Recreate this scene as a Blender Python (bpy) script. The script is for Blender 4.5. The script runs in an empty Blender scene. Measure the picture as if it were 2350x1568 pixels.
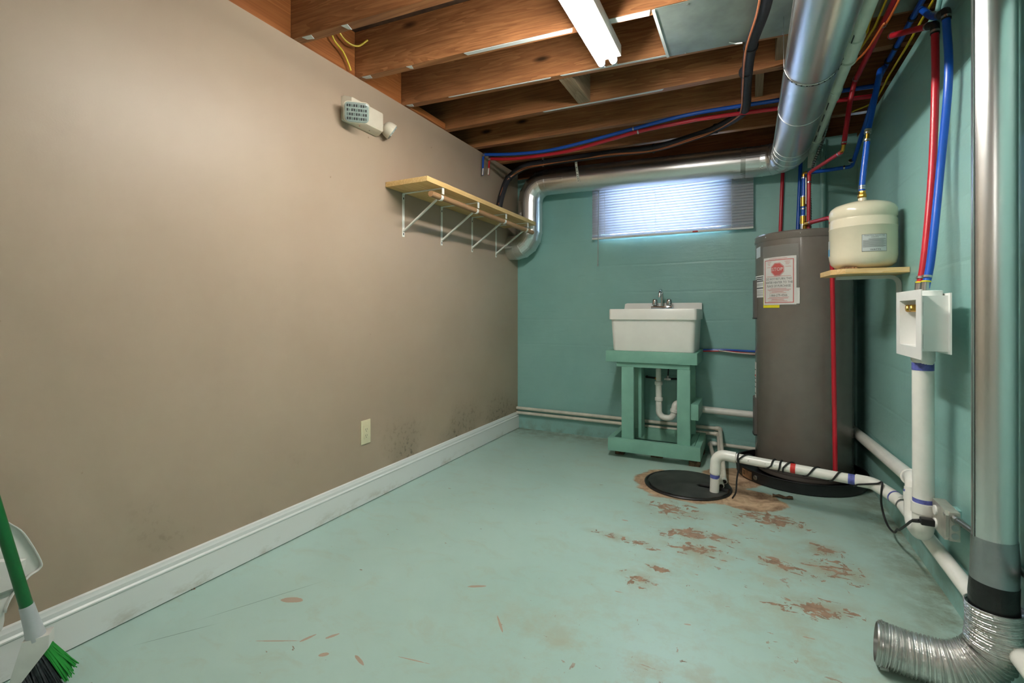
import bpy, bmesh, math, random
from mathutils import Vector, Matrix, Quaternion
random.seed(7)
S = bpy.context.scene
COL = S.collection
PI = math.pi

# ------------------------------------------------------------------ camera
cam = bpy.data.cameras.new('camera')
cam.sensor_width = 36.0
cam.lens = 36.0 * 1091.0 / 2350.0
cam.shift_y = -64.0 / 2350.0
cam.clip_start = 0.02
co = bpy.data.objects.new('camera', cam)
co.location = (1.817, 0.0, 1.0)
co.rotation_euler = (PI / 2, 0, math.radians(26.544))
COL.objects.link(co)
S.camera = co

# ------------------------------------------------------------------ world, exposure
W = bpy.data.worlds.new('daylight')
S.world = W
W.use_nodes = True
W.node_tree.nodes['Background'].inputs[0].default_value = (0.62, 0.78, 1.0, 1)
W.node_tree.nodes['Background'].inputs[1].default_value = 10.0
S.view_settings.view_transform = 'Standard'
S.view_settings.look = 'None'
S.view_settings.gamma = 1.0
S.view_settings.exposure = 1.15
try:
    S.view_settings.use_curve_mapping = False
except Exception:
    pass
TUBE = 50.0          # radiance of the fluorescent tubes


def lin(c):
    c = c / 255.0
    return c / 12.92 if c <= 0.04045 else ((c + 0.055) / 1.055) ** 2.4


def rgb(r, g, b):
    return (lin(r), lin(g), lin(b), 1.0)


# ------------------------------------------------------------------ materials
class NT:
    def __init__(s, name):
        s.m = bpy.data.materials.new(name)
        s.m.use_nodes = True
        s.t = s.m.node_tree
        s.b = s.t.nodes['Principled BSDF']

    def n(s, typ, **kw):
        o = s.t.nodes.new(typ)
        for k, v in kw.items():
            setattr(o, k, v)
        return o

    def l(s, a, b):
        s.t.links.new(a, b)

    def coord(s, kind='Object', scale=(1, 1, 1), rot=(0, 0, 0), loc=(0, 0, 0)):
        tc = s.n('ShaderNodeTexCoord')
        mp = s.n('ShaderNodeMapping')
        mp.inputs['Scale'].default_value = scale
        mp.inputs['Rotation'].default_value = rot
        mp.inputs['Location'].default_value = loc
        s.l(tc.outputs[kind], mp.inputs['Vector'])
        return mp.outputs[0]

    def noise(s, vec, scale, detail=3.0, rough=0.55, dist=0.0):
        o = s.n('ShaderNodeTexNoise')
        o.inputs['Scale'].default_value = scale
        o.inputs['Detail'].default_value = detail
        o.inputs['Roughness'].default_value = rough
        o.inputs['Distortion'].default_value = dist
        s.l(vec, o.inputs['Vector'])
        return o.outputs['Fac']

    def ramp(s, fac, p0, p1, c0=(0, 0, 0, 1), c1=(1, 1, 1, 1)):
        o = s.n('ShaderNodeValToRGB')
        o.color_ramp.elements[0].position = p0
        o.color_ramp.elements[0].color = c0
        o.color_ramp.elements[1].position = p1
        o.color_ramp.elements[1].color = c1
        s.l(fac, o.inputs[0])
        return o.outputs[0]

    def mix(s, fac, a, b, blend='MIX'):
        o = s.n('ShaderNodeMix', data_type='RGBA', blend_type=blend)
        for sock, v in ((0, fac), (6, a), (7, b)):
            if isinstance(v, (float, int)):
                o.inputs[sock].default_value = v
            elif isinstance(v, tuple):
                o.inputs[sock].default_value = v
            else:
                s.l(v, o.inputs[sock])
        return o.outputs[2]

    def math(s, op, a, b=0.0, clamp=False):
        o = s.n('ShaderNodeMath', operation=op, use_clamp=clamp)
        for i, v in enumerate((a, b)):
            if isinstance(v, (float, int)):
                o.inputs[i].default_value = v
            else:
                s.l(v, o.inputs[i])
        return o.outputs[0]

    def bump(s, h, strength=0.2, dist=0.01):
        o = s.n('ShaderNodeBump')
        o.inputs['Strength'].default_value = strength
        o.inputs['Distance'].default_value = dist
        s.l(h, o.inputs['Height'])
        s.l(o.outputs[0], s.b.inputs['Normal'])
        return o

    def col(s, c):
        if isinstance(c, tuple):
            s.b.inputs['Base Color'].default_value = c
        else:
            s.l(c, s.b.inputs['Base Color'])

    def set(s, rough=0.5, metal=0.0, spec=0.5):
        s.b.inputs['Roughness'].default_value = rough
        s.b.inputs['Metallic'].default_value = metal
        s.b.inputs['Specular IOR Level'].default_value = spec


def plain(name, c, rough=0.5, metal=0.0, var=0.06, vs=14.0, bump=0.0, bs=60.0, spec=0.5, coat=0.0):
    m = NT(name)
    v = m.coord()
    n = m.noise(v, vs, 4)
    dark = tuple(x * (1 - var * 2) for x in c[:3]) + (1,)
    lite = tuple(min(1, x * (1 + var)) for x in c[:3]) + (1,)
    m.col(m.ramp(n, 0.3, 0.7, dark, lite))
    m.set(rough, metal, spec)
    m.b.inputs['Coat Weight'].default_value = coat
    m.b.inputs['Coat Roughness'].default_value = 0.1
    if bump:
        m.bump(m.noise(v, bs, 4), bump, 0.003)
    return m.m


def wood(name, c_dark, c_mid, c_lite, axis=0, rough=0.6, grain=1.0, knots=True):
    m = NT(name)
    info = m.n('ShaderNodeObjectInfo')
    tc = m.n('ShaderNodeTexCoord')
    off = m.n('ShaderNodeVectorMath', operation='SCALE')
    off.inputs[0].default_value = (7.3, 4.1, 5.7)
    m.l(info.outputs['Random'], off.inputs['Scale'])
    add = m.n('ShaderNodeVectorMath', operation='ADD')
    m.l(tc.outputs['Object'], add.inputs[0])
    m.l(off.outputs[0], add.inputs[1])
    sc = [14.0 * grain] * 3
    sc[axis] = 0.55 * grain
    mp = m.n('ShaderNodeMapping')
    mp.inputs['Scale'].default_value = sc
    m.l(add.outputs[0], mp.inputs[0])
    g = m.noise(mp.outputs[0], 1.0, 3, 0.5, 1.6)
    band = m.math('FRACT', m.math('MULTIPLY', g, 7.0))
    sc2 = [90.0] * 3
    sc2[axis] = 1.6
    mp2 = m.n('ShaderNodeMapping')
    mp2.inputs['Scale'].default_value = sc2
    m.l(add.outputs[0], mp2.inputs[0])
    fine = m.noise(mp2.outputs[0], 1.0, 4, 0.6)
    base = m.ramp(band, 0.05, 0.95, c_mid, c_lite)
    base = m.mix(m.math('MULTIPLY', m.ramp(fine, 0.4, 0.75), 0.55), base, c_dark, 'MIX')
    big = m.noise(add.outputs[0], 1.3, 3, 0.6)
    base = m.mix(m.ramp(big, 0.42, 0.72), base, m.mix(0.6, base, c_dark), 'MIX')
    if knots:
        scv = [5.0] * 3
        scv[axis] = 1.7
        mp3 = m.n('ShaderNodeMapping')
        mp3.inputs['Scale'].default_value = scv
        m.l(add.outputs[0], mp3.inputs[0])
        vo = m.n('ShaderNodeTexVoronoi')
        vo.inputs['Scale'].default_value = 1.0
        m.l(mp3.outputs[0], vo.inputs['Vector'])
        kd = tuple(x * 0.35 for x in c_dark[:3]) + (1,)
        base = m.mix(m.ramp(vo.outputs['Distance'], 0.05, 0.11, (1, 1, 1, 1), (0, 0, 0, 1)), base, kd)
    m.col(base)
    m.set(rough, 0, 0.3)
    m.bump(fine, 0.15, 0.002)
    return m.m


def metal(name, c, rough, var=0.15, scale=8.0, bump=0.0, bs=20.0, stretch=(1, 1, 1)):
    m = NT(name)
    v = m.coord(scale=stretch)
    n = m.noise(v, scale, 5, 0.6)
    m.col(m.ramp(n, 0.3, 0.7, tuple(x * (1 - var) for x in c[:3]) + (1,), c))
    m.set(rough, 1.0)
    o = m.ramp(n, 0.25, 0.75, (rough * 0.9,) * 3 + (1,), (rough * 1.15,) * 3 + (1,))
    m.l(o, m.b.inputs['Roughness'])
    if bump:
        m.bump(m.noise(v, bs, 3), bump, 0.004)
    return m.m


MAT = {}
MAT['pvc'] = plain('white_pvc', rgb(240, 239, 232), 0.28, var=0.03)
MAT['pvc_gray'] = plain('aged_pvc', rgb(210, 216, 200), 0.4, var=0.05)
MAT['pvc_old'] = plain('cream_pvc', rgb(222, 216, 202), 0.4, var=0.08)
MAT['ink'] = plain('blue_primer', rgb(98, 106, 184), 0.4, var=0.25, vs=60)
MAT['blue'] = plain('blue_pex', rgb(20, 84, 186), 0.3, var=0.03)
MAT['red'] = plain('red_pex', rgb(186, 30, 46), 0.3, var=0.03)
MAT['steel'] = metal('clamp_steel', rgb(200, 200, 198), 0.28)
MAT['brass'] = metal('brass', rgb(196, 150, 66), 0.28)
MAT['chrome'] = metal('chrome', rgb(205, 207, 210), 0.08)
MAT['black'] = plain('black_rubber', rgb(26, 26, 28), 0.55, var=0.1)
MAT['blackpan'] = plain('black_plastic', rgb(24, 24, 26), 0.42, var=0.12)
MAT['lidblack'] = plain('dusty_black_plastic', rgb(52, 52, 50), 0.55, var=0.42, vs=9)
MAT['insul'] = plain('black_foam', rgb(36, 36, 42), 0.6, var=0.1, bump=0.2)
MAT['copper'] = plain('orange_wire', rgb(184, 110, 70), 0.4)
MAT['yellow'] = plain('yellow_cable', rgb(214, 188, 40), 0.4)
MAT['orange'] = plain('orange_cable', rgb(206, 104, 40), 0.4)
MAT['white'] = plain('white_paint', rgb(232, 231, 222), 0.35, var=0.03)
MAT['whitepl'] = plain('white_plastic', rgb(238, 239, 235), 0.35, var=0.02)
MAT['sinkw'] = plain('sink_white', rgb(243, 242, 236), 0.3, var=0.03, vs=5)
MAT['cream'] = plain('cream_enamel', rgb(226, 218, 192), 0.22, var=0.02, coat=0.3)
MAT['ivory'] = plain('ivory_plastic', rgb(222, 212, 176), 0.35, var=0.02)
MAT['lampw'] = plain('lamp_housing', rgb(214, 205, 186), 0.4, var=0.03)
MAT['heater'] = plain('grey_enamel', rgb(116, 109, 102), 0.26, var=0.03, coat=0.25)
MAT['heaterdk'] = plain('grey_enamel_dark', rgb(92, 86, 82), 0.35, var=0.03)
MAT['galv'] = metal('galvanised_sheet', rgb(226, 228, 228), 0.29, 0.05, 3.0)
MAT['galvdull'] = metal('galvanised_dull', rgb(184, 186, 182), 0.36, 0.15, 12.0, 0.08, 25.0)
MAT['foil'] = metal('aluminium_foil', rgb(230, 230, 228), 0.3, 0.1, 60.0, 0.7, 110.0)
MAT['foiltape'] = metal('foil_tape', rgb(170, 172, 176), 0.34, 0.1, 20.0, 0.7, 22.0)
MAT['blacktape'] = plain('black_tape', rgb(22, 22, 24), 0.3, var=0.2, bump=0.5, bs=40)
MAT['boxsteel'] = plain('box_steel', rgb(186, 185, 174), 0.38, 0.45, var=0.1, vs=25)
MAT['conduit'] = metal('conduit_steel', rgb(160, 160, 158), 0.4)
MAT['sheet'] = plain('painted_sheet', rgb(150, 160, 150), 0.42, 0.5, var=0.15, vs=6)
MAT['green'] = plain('green_handle', rgb(14, 96, 44), 0.35, var=0.05)
MAT['greenbr'] = plain('green_bristle', rgb(30, 150, 50), 0.6)
MAT['greybr'] = plain('grey_bristle', rgb(58, 62, 66), 0.7, var=0.3, vs=80)
MAT['broomw'] = plain('broom_white', rgb(222, 220, 214), 0.4)
MAT['broomg'] = plain('broom_grey', rgb(186, 190, 192), 0.4)
MAT['paper'] = plain('paper', rgb(234, 232, 228), 0.6, var=0.02)
MAT['label'] = plain('label_silver', rgb(196, 202, 200), 0.4, var=0.03)
MAT['labelink'] = plain('label_ink', rgb(50, 50, 52), 0.6)
MAT['redink'] = plain('red_ink', rgb(206, 46, 40), 0.6)
MAT['pinkink'] = plain('pale_red_ink', rgb(214, 128, 122), 0.6)
MAT['blueink'] = plain('blue_ink', rgb(90, 160, 200), 0.6)
MAT['yellowp'] = plain('yellow_paper', rgb(238, 222, 40), 0.5)
MAT['dark'] = plain('dark_void', rgb(18, 17, 16), 0.8)
MAT['rodwood'] = wood('rod_wood', rgb(134, 96, 62), rgb(172, 132, 94), rgb(186, 148, 112), 1, 0.5, 2.0, False)
MAT['pine'] = wood('pine_shelf', rgb(184, 140, 80), rgb(214, 178, 116), rgb(232, 202, 146), 1, 0.5, 1.6, False)
MAT['pine2'] = wood('pine_board', rgb(196, 150, 90), rgb(224, 188, 128), rgb(238, 210, 158), 0, 0.5, 1.2, False)
MAT['joist'] = wood('joist_fir', rgb(92, 56, 32), rgb(152, 100, 62), rgb(180, 124, 80), 0, 0.5, 0.8)
MAT['joistb'] = wood('joist_block', rgb(110, 62, 26), rgb(156, 92, 46), rgb(180, 112, 62), 1, 0.55, 0.8)
MAT['oldwood'] = wood('old_wood', rgb(96, 78, 58), rgb(138, 116, 90), rgb(160, 138, 112), 1, 0.7, 1.0)
MAT['subfloor'] = plain('subfloor_boards', rgb(70, 48, 32), 0.8, var=0.25)
MAT['standgreen'] = plain('stand_green_paint', rgb(128, 180, 162), 0.45, var=0.07, vs=7, bump=0.25, bs=40)
MAT['rust'] = plain('cardboard_rust', rgb(150, 112, 76), 0.7, var=0.3)
MAT['flake'] = plain('flake_brown', rgb(96, 74, 50), 0.8, var=0.4, vs=60)
MAT['plasticgrey'] = plain('clear_plastic', rgb(170, 176, 172), 0.12)

# transparent plastic pouch
m = NT('pouch_film')
m.set(0.08, 0, 0.6)
m.col(rgb(215, 220, 218))
m.b.inputs['Alpha'].default_value = 0.09
m.bump(m.noise(m.coord(scale=(40, 40, 6)), 1.0, 3), 0.6, 0.01)
MAT['film'] = m.m
# window glass
m = NT('window_glass')
m.set(0.02, 0, 0.5)
m.col(rgb(235, 242, 245))
m.b.inputs['Alpha'].default_value = 0.12
MAT['glass'] = m.m
# clear lens
m = NT('lens_glass')
m.set(0.12, 0, 0.7)
m.col(rgb(150, 162, 156))
MAT['lens'] = m.m
# tube emission
m = NT('tube_light')
m.b.inputs['Base Color'].default_value = (1, 1, 1, 1)
m.b.inputs['Emission Color'].default_value = (1.0, 0.965, 0.90, 1)
m.b.inputs['Emission Strength'].default_value = TUBE
MAT['tube'] = m.m
# blind slat
m = NT('blind_vinyl')
m.col(rgb(242, 240, 242))
m.set(0.45)
tr = m.n('ShaderNodeBsdfTranslucent')
tr.inputs[0].default_value = rgb(226, 232, 250)
mx = m.n('ShaderNodeMixShader')
mx.inputs[0].default_value = 0.34
out = [n for n in m.t.nodes if n.type == 'OUTPUT_MATERIAL'][0]
m.l(m.b.outputs[0], mx.inputs[1])
m.l(tr.outputs[0], mx.inputs[2])
m.l(mx.outputs[0], out.inputs[0])
MAT['slat'] = m.m


# painted plaster wall, beige, with mould specks low down
m = NT('beige_wall_paint')
v = m.coord()
sep = m.n('ShaderNodeSeparateXYZ')
m.l(v, sep.inputs[0])
base = m.ramp(m.noise(v, 1.2, 4, 0.6), 0.3, 0.7, rgb(163, 143, 123), rgb(171, 152, 132))
hz = m.ramp(sep.outputs['Z'], 0.14, 0.42, (1, 1, 1, 1), (0, 0, 0, 1))
patch = m.ramp(m.noise(m.coord(loc=(3.1, 0.8, 0)), 2.2, 2), 0.46, 0.62)
speck = m.ramp(m.noise(m.coord(scale=(1, 1, 1.0)), 34.0, 4, 0.65), 0.53, 0.64)
mask = m.math('MULTIPLY', m.math('MULTIPLY', hz, patch), speck)
smudge = m.math('MULTIPLY', m.math('MULTIPLY', hz, patch), 0.38)
base = m.mix(smudge, base, rgb(112, 102, 84))
base = m.mix(m.math('MULTIPLY', mask, 0.8), base, rgb(74, 66, 54))
spk = m.ramp(m.noise(m.coord(loc=(9, 2, 5)), 22.0, 2), 0.76, 0.80)
base = m.mix(m.math('MULTIPLY', spk, 0.6), base, rgb(120, 96, 74))
m.col(base)
m.set(0.42, 0, 0.35)
bn = m.math('ADD', m.noise(v, 2.5, 3), m.math('MULTIPLY', m.noise(v, 160, 2), 0.06))
m.bump(bn, 0.12, 0.02)
MAT['beige'] = m.m


def teal_wall(name, along):
    m = NT(name)
    v = m.coord()
    sep = m.n('ShaderNodeSeparateXYZ')
    m.l(v, sep.inputs[0])
    wob = m.noise(v, 3.0, 3)
    zz = m.math('ADD', sep.outputs['Z'], m.math('MULTIPLY', wob, 0.03))
    fr = m.math('FRACT', m.math('DIVIDE', zz, 0.215))
    seam = m.ramp(m.math('ABSOLUTE', m.math('SUBTRACT', fr, 0.5)), 0.0, 0.05, (0, 0, 0, 1), (1, 1, 1, 1))
    sc = (2.5, 14, 14) if along == 0 else (14, 2.5, 14)
    grain = m.noise(m.coord(scale=sc), 1.0, 5, 0.62, 0.6)
    rough = m.noise(v, 26, 5, 0.6)
    h = m.math('ADD', m.math('MULTIPLY', grain, 0.8), m.math('MULTIPLY', rough, 0.35))
    h = m.math('ADD', h, m.math('MULTIPLY', seam, 0.35))
    base = m.ramp(m.noise(v, 1.7, 5, 0.6), 0.3, 0.7, rgb(132, 178, 172), rgb(146, 191, 184))
    base = m.mix(m.math('MULTIPLY', m.ramp(grain, 0.62, 0.75), 0.18), base, rgb(104, 152, 146))
    low = m.ramp(sep.outputs['Z'], 0.0, 0.12, (1, 1, 1, 1), (0, 0, 0, 1))
    dirt = m.math('MULTIPLY', low, m.ramp(m.noise(v, 12, 4), 0.45, 0.65))
    base = m.mix(m.math('MULTIPLY', dirt, 0.5), base, rgb(110, 104, 78))
    m.col(base)
    m.set(0.36, 0, 0.4)
    m.bump(h, 0.28, 0.010)
    return m.m


MAT['tealx'] = teal_wall('teal_wall_paint', 0)
MAT['tealy'] = teal_wall('teal_side_paint', 1)

# ---- painted concrete floor with chipped patches
m = NT('teal_floor_paint')
v = m.coord()
sep = m.n('ShaderNodeSeparateXYZ')
m.l(v, sep.inputs[0])
PX, PY = sep.outputs['X'], sep.outputs['Y']


def blob(cx, cy, rx, ry, ang=0.0, soft=0.9):
    """1 in the middle of an ellipse, falling to 0 at its border"""
    mp = m.n('ShaderNodeMapping', vector_type='TEXTURE')
    mp.inputs['Location'].default_value = (cx, cy, 0)
    mp.inputs['Rotation'].default_value = (0, 0, math.radians(ang))
    mp.inputs['Scale'].default_value = (rx, ry, 1e3)
    m.l(v, mp.inputs[0])
    ln = m.n('ShaderNodeVectorMath', operation='LENGTH')
    m.l(mp.outputs[0], ln.inputs[0])
    return m.ramp(ln.outputs['Value'], 1 - soft, 1.0, (1, 1, 1, 1), (0, 0, 0, 1))


def vmax(lst):
    a = lst[0]
    for b in lst[1:]:
        a = m.math('MAXIMUM', a, b)
    return a


tone = m.noise(v, 1.1, 5, 0.6)
base = m.ramp(tone, 0.3, 0.72, rgb(161, 190, 180), rgb(175, 203, 194))
scuff = m.noise(m.coord(scale=(3, 5, 1), rot=(0, 0, 0.5)), 2.0, 6, 0.7, 0.8)
base = m.mix(m.math('MULTIPLY', m.ramp(scuff, 0.52, 0.7), 0.30), base, rgb(164, 164, 138))
traffic = vmax([blob(1.75, 2.1, 0.75, 0.85), blob(1.5, 1.35, 0.7, 0.5), blob(2.0, 1.6, 0.35, 0.5)])
fl = m.noise(m.coord(scale=(14, 30, 1), rot=(0, 0, 0.35)), 1.0, 5, 0.62, 0.4)
fl2 = m.noise(m.coord(scale=(26, 12, 1), rot=(0, 0, -0.3), loc=(4, 1, 0)), 1.0, 5, 0.62, 0.4)
clusters = vmax([blob(1.60, 2.29, 0.26, 0.12, 10), blob(1.62, 2.15, 0.20, 0.10, 5), blob(1.33, 2.10, 0.24, 0.05, -8),
                 blob(2.09, 2.38, 0.14, 0.11, 20), blob(2.12, 2.22, 0.16, 0.16, 60), blob(1.93, 2.17, 0.25, 0.07, -20),
                 blob(1.46, 2.55, 0.22, 0.16, 0), blob(1.44, 1.81, 0.10, 0.08, 0), blob(1.90, 2.62, 0.28, 0.16, 0),
                 blob(2.02, 1.90, 0.24, 0.10, 10), blob(1.50, 1.92, 0.10, 0.05, 0)])
chip = m.math('ADD', m.math('MULTIPLY', clusters, 0.235), m.math('MAXIMUM', fl, m.math('SUBTRACT', fl2, 0.03)))
chip = m.ramp(m.math('ADD', chip, m.math('MULTIPLY', m.math('SUBTRACT', m.noise(v, 55, 3, 0.6), 0.5), 0.16)), 0.70, 0.725)
sparse = m.math('ADD', m.math('MULTIPLY', traffic, 0.10), m.math('MAXIMUM', fl, fl2))
chip2 = m.ramp(m.math('ADD', sparse, m.math('MULTIPLY', m.math('SUBTRACT', m.noise(v, 60, 3, 0.6), 0.5), 0.12)), 0.745, 0.765)
brown = m.ramp(m.noise(v, 30, 4), 0.3, 0.7, rgb(120, 98, 80), rgb(168, 138, 114))
stain = m.math('MULTIPLY', m.math('MULTIPLY', clusters, m.ramp(m.noise(v, 9, 5, 0.7), 0.40, 0.60)), 0.75)
base = m.mix(stain, base, rgb(146, 134, 104))
stain2 = m.math('MULTIPLY', m.math('MULTIPLY', traffic, m.ramp(m.noise(m.coord(loc=(2, 7, 0)), 6, 6, 0.72), 0.48, 0.64)), 0.55)
base = m.mix(stain2, base, rgb(166, 158, 130))
base = m.mix(m.math('MULTIPLY', chip2, 0.75), base, brown)
base = m.mix(chip, base, brown)
# single scratches and a chip in the open floor
scr = vmax([blob(0.39, 1.143, 0.05, 0.018, 25, 0.3), blob(0.52, 0.975, 0.10, 0.0035, 27, 0.5), blob(0.60, 1.03, 0.035, 0.007, 70, 0.5),
            blob(0.81, 1.03, 0.035, 0.008, -20, 0.5), blob(0.70, 1.0, 0.02, 0.010, 40, 0.5), blob(0.66, 1.07, 0.03, 0.008, 60, 0.5),
            blob(0.95, 1.10, 0.07, 0.003, 10, 0.5), blob(1.40, 1.70, 0.035, 0.006, 5, 0.9), blob(1.64, 1.62, 0.02, 0.006, 15, 0.9),
            blob(1.98, 1.72, 0.03, 0.007, 5, 0.9), blob(1.35, 2.68, 0.05, 0.02, 0, 0.5), blob(1.28, 2.3, 0.03, 0.012, 0, 0.9),
            blob(1.10, 1.35, 0.005, 0.06, 40, 0.5), blob(0.92, 1.5, 0.05, 0.01, 30, 0.5)])
scr = m.ramp(m.math('MULTIPLY', scr, m.math('ADD', m.math('MULTIPLY', fl, 2.2), -0.45)), 0.30, 0.40)
base = m.mix(m.math('MULTIPLY', scr, 0.8), base, rgb(170, 136, 112))
hair = vmax([blob(0.30, 1.10, 0.22, 0.0022, 62, 0.4), blob(0.22, 0.86, 0.12, 0.0022, 55, 0.4)])
base = m.mix(m.math('MULTIPLY', hair, 0.6), base, rgb(84, 104, 94))
# bare concrete around the sump
wb = m.noise(v, 5.0, 4, 0.6)
pit = vmax([blob(1.49, 2.93, 0.42, 0.37, 0, 0.62), blob(1.80, 2.86, 0.30, 0.24, -15, 0.8), blob(1.72, 3.2, 0.25, 0.30, 0, 0.7)])
pit = m.ramp(m.math('ADD', pit, m.math('MULTIPLY', m.math('SUBTRACT', wb, 0.5), 0.7)), 0.42, 0.5)
conc = m.ramp(m.noise(v, 8, 7, 0.75, 0.8), 0.36, 0.62, rgb(116, 88, 64), rgb(204, 174, 142))
base = m.mix(pit, base, conc)
# grime along the foot of the back wall and right wall
gy = m.math('DIVIDE', m.math('SUBTRACT', PY, 3.42), 0.30, True)
gx = m.math('DIVIDE', m.math('SUBTRACT', PX, 2.22), 0.20, True)
gr = m.math('MULTIPLY', m.math('MAXIMUM', gy, gx), m.ramp(m.noise(v, 10, 5, 0.7), 0.36, 0.60))
base = m.mix(m.math('MULTIPLY', gr, 0.75), base, rgb(104, 100, 72))
m.col(base)
m.set(0.40, 0, 0.45)
rr = m.ramp(m.math('MAXIMUM', chip, pit), 0.0, 1.0, (0.34,) * 3 + (1,), (0.8,) * 3 + (1,))
m.l(rr, m.b.inputs['Roughness'])
hh = m.math('SUBTRACT', m.math('MULTIPLY', m.noise(v, 4, 5), 0.5), m.math('MULTIPLY', chip, 0.25))
m.bump(hh, 0.22, 0.012)
MAT['floor'] = m.m

m = NT('baseboard_paint')
v = m.coord()
sep = m.n('ShaderNodeSeparateXYZ')
m.l(v, sep.inputs[0])
lowm = m.ramp(sep.outputs['Z'], 0.0, 0.06, (1, 1, 1, 1), (0, 0, 0, 1))
sm = m.math('MULTIPLY', lowm, m.ramp(m.noise(m.coord(scale=(1, 6, 14)), 1.0, 5, 0.7), 0.52, 0.66))
b = m.mix(m.math('MULTIPLY', sm, 0.55), rgb(226, 227, 224), rgb(150, 132, 98))
m.col(b)
m.set(0.38)
MAT['baseboard'] = m.m


# ------------------------------------------------------------------ mesh helpers
def vec(p):
    return Vector(p)


def catmull(pts, k=8):
    P = [vec(p) for p in pts]
    if len(P) < 3:
        return P
    Q = [P[0] * 2 - P[1]] + P + [P[-1] * 2 - P[-2]]
    out = []
    for i in range(1, len(Q) - 2):
        a, b, c, d = Q[i - 1], Q[i], Q[i + 1], Q[i + 2]
        for j in range(k):
            t = j / k
            out.append(0.5 * ((2 * b) + (c - a) * t + (2 * a - 5 * b + 4 * c - d) * t * t + (3 * b - a - 3 * c + d) * t ** 3))
    out.append(P[-1])
    return out


def fillet(pts, r, k=6):
    P = [vec(p) for p in pts]
    out = [P[0]]
    for i in range(1, len(P) - 1):
        a, b, c = P[i - 1], P[i], P[i + 1]
        d1, d2 = (a - b).normalized(), (c - b).normalized()
        ang = d1.angle(d2)
        if ang > PI - 0.02:
            out.append(b)
            continue
        L = min(r / math.tan(ang / 2), (a - b).length * 0.49, (c - b).length * 0.49)
        rr = L * math.tan(ang / 2)
        cen = b + (d1 + d2).normalized() * (rr / math.sin(ang / 2))
        s, e = b + d1 * L - cen, b + d2 * L - cen
        tot = s.angle(e)
        ax = s.cross(e).normalized()
        for j in range(k + 1):
            out.append(cen + Quaternion(ax, tot * j / k) @ s)
    out.append(P[-1])
    return out


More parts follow.
